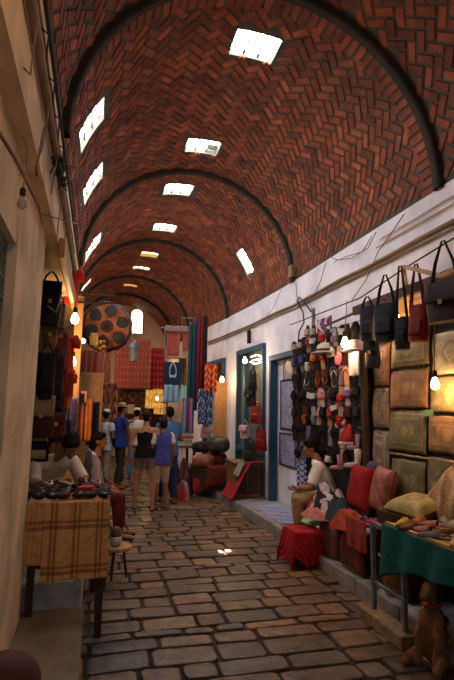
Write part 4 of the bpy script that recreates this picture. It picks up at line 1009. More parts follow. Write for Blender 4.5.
m = MB(); m.tube([(2.60+.187*cos(2*PI*i/20), 3.98+.187*sin(2*PI*i/20), .435) for i in range(21)], .014, 6, col=(.25, .13, .05)); m.build('rim', vmat('wicker rim'), bk)
BABC = [('tan', (.45, .24, .08)), ('yellow', (.55, .36, .08)), ('cream', (.50, .40, .26)), ('brown', (.16, .06, .03)), ('orange brown', (.42, .15, .04)), ('pink', (.42, .16, .12)), ('grey', (.22, .20, .18))]
def babouche(c, yaw, col, label):
    t = thing('babouche_slipper', label, 'slipper', c, yaw, 'leather slippers on the steel legged table'); s = 1
    out = [(-.10, -.02), (-.09, -.032), (0, -.034), (.07, -.038), (.12, -.02), (.145, 0), (.12, .02), (.07, .038), (0, .034), (-.09, .032), (-.10, .02)]
    m = MB(); vs = [(x, y, 0) for x, y in out]+[(x, y, .01) for x, y in out]; n = len(out)
    m.add(vs, [tuple(range(n))[::-1], tuple(range(n, 2*n))]+[(i, (i+1) % n, (i+1) % n+n, i+n) for i in range(n)]); m.build('sole', solid('l', cscale(col, .6)), t, local=True)
    m = MB(); m.grid(lambda u, v: Vector((.0+.142*v, -.037*cos(PI*u)*(1-v**3*.9), .01+.045*sin(PI*u)**.8*(1-.75*v))), 12, 8, thick=.003); m.build('upper', solid('l', col), t, local=True, smooth=True)
    return t
rr = random.Random(9); n = 0
for i in range(9):
    for j in range(3):
        nm, c = BABC[(i*2+j*3+rr.randrange(2)) % 7]; x = 2.33+.17*j+rr.uniform(-.02, .02); y = 3.53-.145*i+rr.uniform(-.02, .02)
        babouche((x, y, TZ+.004+rr.uniform(0, .001)), rr.uniform(2.0, 4.4), c, '%s pointed slipper, %s rank of the leather table, %s from the street edge' % (nm, ordn[i], ordn[j]))
for k, (x, y, nm, c) in enumerate([(2.50, 3.10, 'cream', (.5, .4, .26)), (2.62, 2.95, 'pinkish brown', (.36, .16, .12)), (2.48, 2.86, 'yellow', (.5, .33, .08)), (2.66, 3.22, 'dark brown', (.08, .035, .02))]):
    babouche((x, y, TZ+.055), 2.2+k*.7, c, '%s pointed slipper lying on top of the others on the leather table' % nm)
RCy = Matrix.Rotation(-PI/2+.1, 3, 'Z')@Matrix.Rotation(-PI/2+.22, 3, 'X')
cushion('round_leather_cushion', 'olive yellow leather cushion lying at the back of the stall under the covers', A(417, 507, X=2.66), .44, .36, .17, RCy, lambda u, v: (.34, .26, .07) if math.hypot(u-.5, v-.5) > .2 else ((.25, .17, .05) if math.hypot(u-.5, v-.5) > .14 else (.36, .27, .09)), m_=LEATH, piping=(.2, .12, .04))
m = MB(); m.bb((2.50, 3.76, .13), (2.88, 4.22, .80)); m.bb((2.86, 2.3, .13), (2.90, 3.76, .80)); tag(m.build('storage_crate', WOOD_D, bevel=.01), 'dark wooden crate at the back of the leather stall', 'crate')
cushion('patterned_cushion', 'gold and orange patterned cushion tilted at the right end of the leather stall', A(450, 500, X=2.78), .40, .40, .14, RC@Matrix.Rotation(.7, 3, 'Y'), lambda u, v: [(.40, .22, .08), (.45, .33, .15), (.30, .12, .06)][int(u*6+v*5) % 3], m_=LEATH)

# ------------------------------------------------------------------ left display table with plaid cloth
lt = thing('display_table', 'tall wooden table under a tan plaid cloth by the left pillar', 'table', (-.17, 4.25, 0)); m = MB()
LZ = .965; m.bb((-.44, 3.97, LZ-.03), (.11, 4.55, LZ)); m.build('tabletop', WOOD, lt)
for (x, y, z0) in ((-.40, 4.02, .18), (.03, 3.97, 0), (.085, 4.02, 0), (.085, 4.50, 0), (-.40, 4.50, .36)):
    if (x, y) == (.03, 3.97): continue
    m = MB(); m.bb((x-.026, y-.026, z0), (x+.026, y+.026, LZ-.03)); m.build('leg', WOOD_D, lt)
m = MB(); m.bar((-.38, 4.02, .90), (.08, 4.02, .90), .02, .06); m.bar((.085, 4.03, .90), (.085, 4.49, .90), .02, .06); m.build('apron', WOOD_D, lt)
m = MB(); m.bar((.12, 3.96, LZ+.012), (.12, 4.56, LZ+.012), .02, .05); m.bar((-.44, 4.555, LZ+.012), (.12, 4.555, LZ+.012), .02, .05); m.build('rim', WOOD_L, lt)
def plaid(u, v):
    base = (.72, .39, .16); st = (.40, .18, .07)
    x = -.45+.57*u; z = .57*v
    k = 0
    for c in (-.30, -.13, .04): k += (abs(x-c-.012) < .010)+(abs(x-c+.022) < .010)
    for c in (.17, .50): k += (abs(z-c-.012) < .014)+(abs(z-c+.026) < .012)
    return base if k == 0 else (st if k == 1 else cscale(st, .65))
m = MB(); m.grid(lambda u, v: Vector((-.46+.15*u, 3.945+.006*sin(30*u+4*v), LZ+.004-.43*v)), 20, 50, lambda u, v: plaid(u*.24, v*.75), 0, .006)
m.grid(lambda u, v: Vector((-.33+.46*u, 3.93+.008*sin(11*u+2*v)*(.3+v), LZ+.006-(.545-.012*u)*v)), 90, 80, lambda u, v: plaid(.12+u*.86, v), 0, .006)
m.grid(lambda u, v: Vector((-.45+.57*u, 3.93+.62*v, LZ+.006)), 30, 10, lambda u, v: (.72, .39, .16), 0, .004)
tag(m.build('plaid_cloth', FAB, smooth=True), 'tan and brown plaid cloth hanging from the left table', 'tablecloth')
rr = random.Random(21); n = 0
def pouch(c, yaw, col, label, tagc):
    t = thing('leather_pouch', label, 'pouch', c, yaw, 'small pouches on the plaid covered table'); m = MB()
    m.ball((0, 0, .024), (.052, .036, .024), 12); m.build('pouch_body', solid('l', col), t, local=True, smooth=True)
    m = MB(); m.grid(lambda u, v: Vector(((u-.5)*.085, -.036+.05*v, .03+.022*sin(1.4*v+.2))), 6, 4, thick=.004); m.build('flap', solid('l', cscale(col, .6)), t, local=True)
    m = MB(); m.box((.01, -.03, .045), (.022, .02, .012)); m.build('clasp', solid('l', tagc), t, local=True)
for i in range(6):
    for j in range(4):
        nm, c = [('black', (.012, .011, .012)), ('dark brown', (.05, .02, .012)), ('dark red', (.16, .02, .015)), ('black', (.015, .012, .016))][rr.randrange(4)]
        x = -.38+.092*i+rr.uniform(-.012, .012); y = 4.02+.135*j+rr.uniform(-.015, .015)
        pouch((x, y, LZ+.012), rr.uniform(-.7, .7), c, '%s pouch on the plaid table, %s from the pillar in the %s rank' % (nm, ordn[i], ordn[j]), (.6, .55, .5) if rr.random() < .5 else (.3, .2, .1))
m = MB(); m.box((-.06, 4.10, LZ+.065), (.11, .07, .05), rz(.2)); tag(m.build('small_box', solid('l', (.50, .02, .02)), bevel=.006), 'bright red box among the dark pouches on the plaid table', 'box')
for k, (x, y, nm, c) in enumerate([(-.20, 4.40, 'white', (.65, .62, .58)), (.02, 4.40, 'pale pink', (.6, .4, .36)), (-.36, 4.42, 'white', (.6, .58, .55)), (-.12, 4.22, 'black', (.01, .01, .01))]):
    m = MB(); cc = Vector((x, y, LZ+.075)); m.tube([cc+Vector((.035*cos(2*PI*i/14), .035*sin(2*PI*i/14), .01*sin(4*PI*i/14))) for i in range(15)], .012, 6)
    tag(m.build('rolled_belt', solid('l', c), smooth=True), '%s rolled belt on the pouches of the plaid table, %s' % (nm, ['in the middle at the back', 'near the street corner', 'near the pillar', 'beside the red box'][k]), 'belt')
m = MB(); m.bar(A(92, 478, Y=4.3), A(109, 498, Y=4.0), .015); m.build('x', WOOD_L) if 0 else None
# stool with jars beyond the table
s3 = A(116, 578, Z=0); sx, sy = s3.x, s3.y
t = thing('tray_stool', 'small round orange topped stool on the paving beyond the plaid table', 'stool', (sx, sy, 0)); m = MB(); m.lathe([(.13, .27), (.14, .28), (.14, .30), (.13, .305)], (sx, sy, 0), 18); m.build('seat', WOOD_L, t)
for k in range(3): m = MB(); a = 2*PI*k/3; m.tube([(sx+.1*cos(a), sy+.1*sin(a), 0), (sx+.06*cos(a), sy+.06*sin(a), .27)], .012, 6); m.build('leg', WOOD_D, t)
j = thing('ceramic_jar', 'white and brown jar on the small orange topped stool', 'jar', (sx-.02, sy, .305)); m = MB(); m.lathe([(.045, 0), (.06, .03), (.06, .07), (.05, .09)], (sx-.02, sy, .305), 14); m.build('jar_body', solid('l', (.6, .55, .48)), j, smooth=True)
m = MB(); m.lathe([(.052, .09), (.055, .11), (.05, .16), (.02, .18)], (sx-.02, sy, .305), 14); m.build('lid', solid('l', (.16, .07, .04)), j, smooth=True)
# ------------------------------------------------------------------ left stall hanging goods
m = MB(); m.bb((-.42, 6.25, .36), (-.30, 6.40, 3.0)); 
pc = A(76, 360, Y=6.5); m = MB(); m.bb((pc.x-.045, 6.45, .0), (pc.x+.055, 6.56, 3.05)); tag(m.build('stall_post', WOOD_L, bevel=.008), 'honey coloured stall post lit by the bulbs on the left', 'post')
m = MB(); a, b = A(50, 236, Y=4.05), A(71, 290, Y=6.2); 
m.bar((-.335, 4.02, 2.90), (-.335, 7.0, 2.90), .05, .16); tag(m.build('stall_fascia', WOOD_L, bevel=.008), 'pale lit fascia plank along the top of the left stall', 'plank')
hang('hanging_canopy', 'teal cloth under the pale fascia plank of the left stall', 'cloth', (44, 250, 60, 300), (.03, .16, .15), Y=5.6, amp=.02)
bag('hanging_handbag', 'large black bag hanging highest in the left stall by the pillar', A(52, 272, Y=4.75), .22, .40, .14, .1, (.012, .012, .014), .10, flap=.5)
bag('hanging_handbag', 'brown bag with pale buckle below the highest black bag', A(51, 318, Y=4.8), .15, .18, .1, .1, (.22, .10, .04), .08, flap=.5)
bag('hanging_handbag', 'long black bag hanging in the middle of the left stall', A(48, 344, Y=4.7), .17, .42, .12, .1, (.014, .012, .012), .08)
bag('hanging_handbag', 'big maroon black bag hanging lowest by the pillar', A(43, 385, Y=4.7), .26, .36, .14, .1, (.05, .012, .012), .10, col2=(.30, .20, .10), flap=.5)
bag('hanging_handbag', 'black bag with pale straps seen over the left vendor', A(40, 425, Y=4.85), .22, .18, .12, .0, (.016, .014, .014), .14, col2=(.36, .25, .13))
wire('bag_strap', [A(x, y, Y=4.62) for x, y in ((47, 306), (51, 308), (56, 313), (59, 304), (62, 292))], .009, solid('l', (.45, .40, .34)), 'pale curved strap across the black bags of the left stall', cat='strap')
bag('hanging_handbag', 'narrow black bag behind the long one in the left stall', A(58, 350, Y=5.2), .16, .46, .12, .2, (.02, .014, .012), .10)
bag('hanging_handbag', 'dark brown bag low behind the maroon one in the left stall', A(58, 400, Y=5.3), .20, .34, .12, .2, (.04, .02, .012), .08)
for k, (px, py, cc, nm) in enumerate([(48, 268, (.02, .02, .02), 'black'), (56, 300, (.03, .02, .02), 'dark brown')]):
    pass
shirt('hanging_garment', 'bright red garment hanging from the upper left stall rail', A(73, 262, Y=6.1), .16, .46, .2, (.48, .03, .02), sleeve=.3)
shirt('hanging_garment', 'rust red garment hanging below the top bulb on the left', A(67, 328, Y=5.7), .18, .44, .2, (.42, .04, .02), sleeve=.3)
shirt('hanging_garment', 'orange red garment hanging low behind the twin bulbs', A(64, 362, Y=5.7), .17, .44, .2, (.46, .06, .02), sleeve=.3)
hang('hanging_scarf', 'grey silver scarf hanging below the twin bulbs', 'scarf', (64, 388, 72, 432), (.32, .28, .34), Y=5.8, amp=.03)
hang('hanging_scarf', 'purple blue scarf hanging left of the orange striped shawl', 'scarf', (70, 398, 77, 436), (.10, .07, .20), Y=6.0, amp=.03)
hang('hanging_shawl', 'orange striped shawl hanging before the wooden board', 'shawl', (75, 398, 92, 440), None, Y=6.8, colf=stripes([(.55, .17, .04), (.16, .03, .02), (.62, .26, .08), (.45, .12, .03)], 9, 0), amp=.025, folds=4)
hang('hanging_garment', 'small dark vest with pink edges on top of the orange shawl', 'clothing', (77, 391, 87, 402), None, Y=6.7, colf=lambda u, v: (.04, .01, .01) if .2 < u < .8 and v > .2 else (.6, .3, .25), amp=.01)
hang('hanging_garment', 'long black garment right of the orange striped shawl', 'clothing', (92, 402, 100, 444), (.014, .012, .014), Y=7.0, amp=.02)
hang('hanging_scarf', 'thin magenta scarf between the orange shawl and black garment', 'scarf', (89, 398, 93, 444), (.25, .03, .10), Y=6.9, amp=.01)
pn = thing('wooden_board', 'honey wooden board standing behind the orange shawl', 'board', (A(92, 440, Y=7.6).x, 7.62, 0)); m = MB(); a, b = A(79, 372, Y=7.6), A(104, 372, Y=7.6); zb = 0.0
m.bb((a.x, 7.6, zb), (b.x, 7.64, a.z)); m.build('board_panel', WOOD_L, pn, bevel=.006); m = MB(); m.bb((a.x-.01, 7.585, a.z-.05), (b.x+.01, 7.6, a.z)); m.bb((a.x-.01, 7.585, zb), (a.x+.03, 7.6, a.z)); m.build('batten', WOOD_L, pn)
LAN = A(97, 350, Y=7.4)
hang('hanging_garment', 'pale orange garment lit by the bulbs left of the leather pouf', 'clothing', (91, 333, 98, 345), (.62, .36, .12), Y=7.4, amp=.02, taper=-.3)
hang('hanging_garment', 'orange and black garment hanging just under the pale orange one', 'clothing', (95, 340, 105, 351), None, Y=7.45, colf=stripes([(.6, .28, .10), (.08, .03, .02)], 4, 1, .1), amp=.02, taper=-.2)
m = MB(); m.ball(A(83, 341, Y=7.5), .04, 10); o = m.build('hanging_glass_lamp', emit('lit lamp glass', (.8, .9, 1), 4), smooth=True); tag(o, 'small bluish lit glass lamp behind the left stall post', 'lamp')
bulb(A(75, 318, Y=5.9), 'topmost lit bulb hanging in the left stall', 14, A(76, 292, Y=6.2), scale=1.35)
bulb(A(73, 361, Y=5.9), 'lower right of the twin lit bulbs before the honey post', 8, A(74, 345, Y=6.3), scale=1.1)
bulb(A(65, 354, Y=5.8), 'upper left of the twin lit bulbs before the rust red garment', 4, A(66, 338, Y=6), scale=.8)
hang('hanging_carpet', 'dark patterned carpet hanging low behind the left vendor', 'carpet', (46, 400, 66, 470), None, Y=6.2, colf=carpet((.10, .03, .02), (.25, .12, .05), (.03, .02, .03), 3, 5), amp=.02)
hang('hanging_scarf', 'dark blue scarf hanging beside the purple blue one', 'scarf', (62, 420, 71, 452), (.03, .04, .12), Y=5.7, amp=.02)
hang('hanging_garment', 'small red garment edge above the purple blue scarf', 'clothing', (68, 380, 74, 396), (.4, .05, .04), Y=5.6, amp=.02)
bag('hanging_handbag', 'tan bag hanging between the highest black bag and the bright red garment', A(60, 296, Y=5.3), .14, .26, .10, .2, (.20, .11, .05), .08)
bag('hanging_handbag', 'reddish brown bag half hidden behind the long black bag', A(62, 330, Y=5.5), .14, .34, .10, .2, (.14, .035, .02), .08)
bag('hanging_handbag', 'small black purse under the tan bag in the left stall', A(60, 386, Y=5.2), .12, .2, .08, .2, (.012, .01, .01), .12)
bag('hanging_handbag', 'dark red satchel hanging above the head of the left vendor', A(57, 405, Y=5.15), .20, .22, .10, .1, (.13, .015, .015), .08, flap=.5)
# the hung hexagon patchwork pouf
RP = Matrix.Rotation(PI/2+.1, 3, 'X')
pf = pouf('large orange and dark patchwork leather pouf hanging over the street', A(107, 326, Y=8.0)-Vector((0, -.12, 0)), .40, .26, [(.05, .02, .015), (.48, .12, .03), (.07, .04, .025)], n=10, R=RP, patch=True)
m = MB(); m.tube([A(107, 303, Y=8.0), A(107, 292, Y=7.6)], .006, 5); m.build('cord', CABLE, pf)
bag('hanging_handbag', 'small dark leather bag hanging right of the patchwork pouf', A(122, 325, Y=8.0), .2, .22, .12, 0, (.03, .02, .015), .1)
# wrapped goods behind the plaid table
wb = A(90, 478, Y=5.4); 
dt = thing('display_stand', 'dark tall stand behind the plaid table carrying wrapped goods', 'stand', (wb.x, 5.5, .36)); m = MB(); m.bb((wb.x-.12, 5.38, .80), (wb.x+.14, 5.64, .84)); m.build('shelf_board', WOOD_D, dt)
for x in (-.10, .12):
    for y in (5.40, 5.62): m = MB(); m.bb((wb.x+x-.015, y-.015, .36 if wb.x+x < -.05 else 0), (wb.x+x+.015, y+.015, .80)); m.build('leg', WOOD_D, dt)
heap('wrapped_bundle', 'clear plastic wrapped bundle of pale goods beside the left vendor', (wb.x+.01, 5.5, .842), (.13, .13), .34, [(.42, .34, .30), (.16, .13, .13), (.5, .36, .36), (.25, .22, .24)], 41, cat='bundle', m_=vmat('crinkled plastic', .25, .6, 60, .4, 20, .7))
heap('wrapped_bundle', 'pale pink paper cone standing at the corner behind the plaid table', (A(103, 485, Y=5.0).x, 5.0, .66), (.07, .07), .22, [(.55, .36, .32), (.45, .3, .28)], 44, cat='bundle')
m = MB(); xx = A(103, 485, Y=5.0).x; m.lathe([(.07, 0), (.08, .62), (.09, .655)], (xx, 5.0, 0), 12); tag(m.build('tall_basket', WOOD_D), 'tall dark basket under the pale pink paper cone', 'basket')
p = A(4, 672, Y=1.95)
ls = thing('leather_stool', 'round reddish brown leather stool at the near left on the step', 'stool', (p.x, p.y, .18)); m = MB(); m.lathe([(.02, p.z+.05), (.06, p.z+.045), (.10, p.z+.02), (.12, p.z-.02), (.12, p.z-.10), (.105, p.z-.14)][::-1], (p.x, p.y, 0), 24); m.build('seat', solid('l', (.10, .025, .015)), ls, smooth=True)
m = MB(); m.lathe([(.09, .18), (.085, p.z-.14)], (p.x, p.y, 0), 16); m.build('pedestal', WOOD_D, ls)

# ------------------------------------------------------------------ people
def remeshed(m, vox, smooth=4):
    me = bpy.data.meshes.new('tmp'); me.from_pydata([tuple(v) for v in m.v], [], m.f); me.update()
    bm = bmesh.new(); bm.from_mesh(me); bmesh.ops.recalc_face_normals(bm, faces=bm.faces); bm.to_mesh(me); bm.free()
    o = bpy.data.objects.new('tmp', me); COL.objects.link(o)
    r = o.modifiers.new('r', 'REMESH'); r.mode = 'VOXEL'; r.voxel_size = vox; r.use_smooth_shade = True
    if smooth: s_ = o.modifiers.new('s', 'SMOOTH'); s_.factor = .5; s_.iterations = smooth
    dg = bpy.context.evaluated_depsgraph_get(); e = o.evaluated_get(dg); me2 = bpy.data.meshes.new_from_object(e)
    bpy.data.objects.remove(o); return me2
def put(me, name, mat_, parent, origin):
    me.materials.clear(); me.materials.append(mat_); me.name = name; me.transform(Matrix.Translation(-origin)); me.shade_smooth()
    o = bpy.data.objects.new(name, me); COL.objects.link(o); o.parent = parent; return o
def chain(m, pts, n=12):
    """tapered limb with round joints"""
    P_ = [Vector(p) for p, r in pts]; R_ = [r for p, r in pts]
    for i in range(len(P_)-1):
        m.tube([P_[i], P_[i+1]], [R_[i], R_[i+1]], n)
    for p, r in zip(P_, R_): m.ball(p, r, n)
def sections(m, secs, n=18):
    """trunk: list of (centre, half width vector, half depth vector)"""
    vs = []; fs = []
    for c, a, b in secs:
        for k in range(n): t = 2*PI*k/n; vs.append(Vector(c)+a*cos(t)+b*sin(t))
    for i in range(len(secs)-1):
        for k in range(n): fs.append((i*n+k, i*n+(k+1) % n, (i+1)*n+(k+1) % n, (i+1)*n+k))
    fs += [tuple(range(n))[::-1], tuple(range((len(secs)-1)*n, len(secs)*n))]
    m.add(vs, fs)
def person(label, J, s=1.0, skin=SKIN, hair=HAIR, hair_style='short', face=(0, -1, 0), top=None, sleeve=.5, bottom=None, leg_len=.5, hat=None,
           vox=.009, female=False, sleeve_col=None, shoes=None, group=None, top_kind='shirt', hand_curl=.6, extra=None, child=False, skirt=None):
    """J: joints in the street: pelvis, chest (shoulder height centre), head, sl/sr shoulders, el/er elbows, hl/hr wrists, kl/kr knees, al/ar ankles, tl/tr toes, lat (unit vector to the person's left)"""
    J = {k: Vector(v) for k, v in J.items()}
    org = Vector((J['pelvis'].x, J['pelvis'].y, min(J['al'].z, J['ar'].z)-.07*s)); t = thing('person', label, 'person', org, 0, group)
    lat = J['lat'].normalized(); spine = (J['chest']-J['pelvis']).normalized(); fwd = spine.cross(lat).normalized()*-1
    face = Vector(face).normalized()
    if fwd.dot(face) < -.3 and 'fwd' not in J: fwd = -fwd
    if 'fwd' in J: fwd = J['fwd'].normalized()
    L_ = lambda k: J['pelvis'].lerp(J['chest'], k)
    m = MB(); sw = .165*s*(.92 if female else 1)
    tors = [(L_(-.16), lat*.09*s, fwd*.07*s), (L_(-.04), lat*(.165 if female else .155)*s, fwd*.115*s), (L_(.2), lat*.145*s, fwd*.10*s), (L_(.42), lat*(.115 if female else .135)*s, fwd*.092*s),
            (L_(.72), lat*sw, fwd*.115*s), (L_(.92), lat*sw*1.0, fwd*.095*s), (L_(1.04), lat*.10*s, fwd*.065*s)]
    sections(m, tors)
    nb = J['chest']+spine*.02*s; chain(m, [(nb, .062*s), (nb.lerp(J['head'], .55), .050*s)])
    # head
    hc = J['head']; hz = (Vector((0, 0, 1))-face*face.z).normalized(); hx = hz.cross(face).normalized() if True else lat
    RH = Matrix((hx, face, hz)).transposed(); hs = s*(1.12 if child else 1)
    m.ball(hc+RH@Vector((0, -.012, .018))*hs, (.074*hs, .093*hs, .092*hs), 18, RH)
    m.ball(hc+RH@Vector((0, .022, -.045))*hs, (.055*hs, .062*hs, .062*hs), 14, RH)
    m.ball(hc+RH@Vector((0, .058, -.092))*hs, (.024*hs, .022*hs, .018*hs), 10, RH)
    m.tube([hc+RH@Vector(q)*hs for q in ((0, .080, .018), (0, .096, -.010), (0, .107, -.028), (0, .082, -.036))], [.009*hs, .011*hs, .015*hs, .012*hs], 8)
    for sx in (-1, 1):
        m.ball(hc+RH@Vector((sx*.075, -.012, -.012))*hs, (.011*hs, .020*hs, .032*hs), 10, RH)
        m.ball(hc+RH@Vector((sx*.030, .074, .024))*hs, (.020*hs, .010*hs, .008*hs), 8, RH)
    arms = []
    for q in 'lr':
        S, E, W = J['s'+q], J['e'+q], J['h'+q]
        chain(m, [(L_(.93).lerp(S, .6), .052*s), (S, .050*s), (S.lerp(E, .4), .045*s), (E, .036*s), (E.lerp(W, .3), .037*s), (W, .024*s)])
        # the hand: palm, four fingers, thumb
        d = J['g'+q].normalized() if 'g'+q in J else (W-E).normalized(); side = d.cross(fwd).normalized() if abs(d.dot(fwd)) < .9 else lat.copy()
        nrm = side.cross(d).normalized(); hs_ = s*(.9 if female else 1)
        pc = W+d*.045*hs_
        m.box(pc, (.036*2*hs_, .022*hs_, .085*hs_), Matrix((side, nrm, d)).transposed()); chain(m, [(W, .023*hs_), (W+d*.03*hs_, .026*hs_)])
        for k in range(4):
            b0 = pc+d*.038*hs_+side*(-.027+.018*k)*hs_; fl_ = (.034, .040, .038, .029)[k]*hs_; dd = d.copy(); pts = [(b0-d*.02*hs_, .0098*hs_), (b0, .0095*hs_)]
            p = b0.copy()
            for seg in range(3):
                a = hand_curl*(seg+.4)*.8; dd = (d*cos(a)+nrm*sin(a)).normalized(); p = p+dd*fl_*(1, .72, .55)[seg]; pts.append((p.copy(), (.009, .0085, .0075)[seg]*hs_))
            chain(m, pts, 8)
        sg = -1 if q == 'l' else 1
        b0 = pc-d*.025*hs_+side*sg*.030*hs_; chain(m, [(b0, .013*hs_), (b0+(side*sg*.7+d*.6+nrm*.3)*.038*hs_, .011*hs_), (b0+(side*sg*.75+d*1.5+nrm*.7)*.038*hs_, .009*hs_)], 8)
    for q, sg in (('l', 1), ('r', -1)):
        H_ = J['pelvis']+lat*sg*.085*s; K, An, T = J['k'+q], J['a'+q], J['t'+q]
        dn = (An-K).normalized(); kd = (T-An); kd.z = 0; back = -kd.normalized() if kd.length > 1e-4 else -fwd
        chain(m, [(H_, .088*s), (H_.lerp(K, .45), .074*s), (K, .053*s), (K.lerp(An, .3)+back*.014*s, .055*s), (K.lerp(An, .7), .039*s), (An, .033*s)])
        chain(m, [(An+back*.025*s-Vector((0, 0, .035*s)), .032*s), (An.lerp(T, .5)-Vector((0, 0, .012*s)), .036*s), (T, .030*s)])
        m.ball(T+kd.normalized()*.02*s, (.038*s, .03*s, .018*s), 10)
    put(remeshed(m, vox), 'body', skin, t, org)
    # face
    for sx in (-1, 1):
        e = MB(); c = hc+RH@Vector((sx*.030, .0755, .010))*hs; e.ball(c, (.0135*hs, .0095*hs, .0085*hs), 12, RH); eo = e.build('eye', EYEW, t, smooth=True)
        e = MB(); e.ball(c+face*.0065*hs-hz*.001, (.006*hs, .0045*hs, .006*hs), 10, RH); e.build('iris', EYED, eo, smooth=True)
        e = MB(); e.tube([hc+RH@Vector((sx*q_, yq, zq))*hs for q_, yq, zq in ((.012, .086, .031), (.03, .085, .037), (.047, .073, .031))], .0045*hs, 6); e.build('eyebrow', hair, t)
    e = MB(); e.tube([hc+RH@Vector(q)*hs for q in ((-.024, .070, -.062), (-.01, .082, -.060), (0, .083, -.062), (.01, .082, -.060), (.024, .070, -.062))], [.003*hs, .007*hs, .006*hs, .007*hs, .003*hs], 8); e.build('mouth', LIP, t, smooth=True)
    # hair
    if hair_style:
        m = MB()
        if hair_style != 'bald': m.ball(hc+RH@Vector((0, -.022, .038))*hs, (.083*hs, .096*hs, .090*hs), 18, RH); m.ball(hc+RH@Vector((0, -.052, -.005))*hs, (.074*hs, .062*hs, .075*hs), 14, RH); m.ball(hc+RH@Vector((0, .03, .085))*hs, (.062*hs, .05*hs, .035*hs), 12, RH)
        if hair_style == 'bun': m.ball(hc+RH@Vector((0, -.115, .045))*hs, .045*hs, 12)
        if hair_style == 'long': chain(m, [(hc+RH@Vector((0, -.07, 0))*hs, .075*hs), (hc+RH@Vector((0, -.075, -.12))*hs, .065*hs), (hc+RH@Vector((0, -.07, -.22))*hs, .03*hs)])
        put(remeshed(m, .009, 2), 'hair', hair, t, org)
    def cloth(name, mt, f):
        m = MB(); f(m); o = put(remeshed(m, .011, 3), name, mt, t, org); return o
    if top:
        def f(m):
            g = .014*s
            secs = [(c, a*(1+g_/a.length), b*(1+g_*1.3/b.length)) for (c, a, b), g_ in zip(tors, (.02, .036*s, .034*s, .026*s, g, g, g))]
            if top_kind == 'tank':
                secs = secs[1:6]; sections(m, secs[:4]+[(L_(.84), lat*sw*1.0, fwd*.115*s)])
                for sg in (-1, 1):
                    m.tube([L_(.80)+lat*sg*.09*s+fwd*.105*s, L_(.98)+lat*sg*.085*s+fwd*.03*s, L_(.97)+lat*sg*.06*s-fwd*.08*s, L_(.80)-lat*sg*.02*s-fwd*.10*s], .012*s, 6)
                return
            sections(m, [(L_(-.18), lat*.205*s, fwd*.158*s)]+secs[1:])
            for q in 'lr':
                S, E, W = J['s'+q], J['e'+q], J['h'+q]; pts = [(L_(.90).lerp(S, .5), .066*s), (S, .066*s)]
                if sleeve <= 1: pts.append((S.lerp(E, sleeve), .066*s))
                else: pts += [(E, .052*s), (E.lerp(W, sleeve-1), .042*s)]
                P_ = [p for p, r in pts]; chain(m, pts[:-1]); m.tube(P_[-2:], [pts[-2][1], pts[-1][1]], 14)
        o = cloth('tank_top' if top_kind == 'tank' else 'shirt', top, f)
        if sleeve_col:
            for q in 'lr':
                e = MB(); S, E = J['s'+q], J['e'+q]; chain(e, [(S, .071*s), (S.lerp(E, .25), .071*s)]); e.tube([S.lerp(E, .2), S.lerp(E, sleeve+.04)], .071*s, 14); put(remeshed(e, .012, 2), 'sleeve', sleeve_col, t, org)
        if top_kind == 'shirt':
            e = MB(); e.tube([L_(1.0)+lat*.075*s*cos(a)+fwd*.062*s*sin(a)+spine*.02*s for a in [2*PI*i/16 for i in range(17)]], .011*s, 6); e.build('collar', top, t, smooth=True)
    if bottom:
        def f(m):
            sections(m, [(L_(-.22), lat*.16*s, fwd*.11*s), (L_(-.05), lat*.178*s, fwd*.132*s), (L_(.12), lat*.160*s, fwd*.118*s), (L_(.22), lat*.152*s, fwd*.112*s)])
            for q, sg in (('l', 1), ('r', -1)):
                H_ = J['pelvis']+lat*sg*.085*s; K, An = J['k'+q], J['a'+q]
                if leg_len <= 1: chain(m, [(H_, .098*s), (H_.lerp(K, leg_len*.6), .088*s)]); m.tube([H_.lerp(K, leg_len*.55), H_.lerp(K, leg_len)], [.09*s, (.088-.018*leg_len)*s], 14)
                else: chain(m, [(H_, .096*s), (H_.lerp(K, .5), .086*s), (K, .077*s)]); m.tube([K-(An-K).normalized()*.04*s, K.lerp(An, .4), K.lerp(An, leg_len-1)], [.077*s, .078*s, .062*s], 14)
        cloth('shorts' if leg_len <= 1.05 else 'trousers', bottom, f)
        e = MB(); e.tube([L_(.2)+lat*.157*s*cos(a)+fwd*.117*s*sin(a) for a in [2*PI*i/20 for i in range(21)]], .009*s, 6); e.build('waistband', WOOD_D, t, smooth=True)
    for q in 'lr':
        T, An = J['t'+q], J['a'+q]; d = (T-An); d.z = 0; d.normalize(); sd = Vector((-d.y, d.x, 0))
        e = MB(); c0 = An.lerp(T, .45); out = [(-.12, .03), (-.10, .038), (0, .036), (.07, .046), (.115, .038), (.13, 0), (.115, -.038), (.07, -.046), (0, -.036), (-.10, -.038), (-.12, -.03)]
        z0 = org.z+.002; vs = [Vector((c0.x, c0.y, z0))+d*x*s+sd*y*s for x, y in out]; vs += [v+Vector((0, 0, .022*s)) for v in vs]; n = len(out)
        e.add(vs, [tuple(range(n)), tuple(range(n, 2*n))[::-1]]+[(i, i+n, (i+1) % n+n, (i+1) % n) for i in range(n)])
        sh = shoes or solid('l', (.03, .02, .015)); o = e.build('sandal' if not extra == 'shoes' else 'shoe', sh, t)
        e = MB(); e.tube([c0+d*.03*s+sd*.04*s-Vector((0, 0, c0.z-z0-.02*s)), Vector((c0.x, c0.y, z0+.075*s))+d*.03*s, c0+d*.03*s-sd*.04*s-Vector((0, 0, c0.z-z0-.02*s))], .009*s, 6); e.build('strap', sh, o)
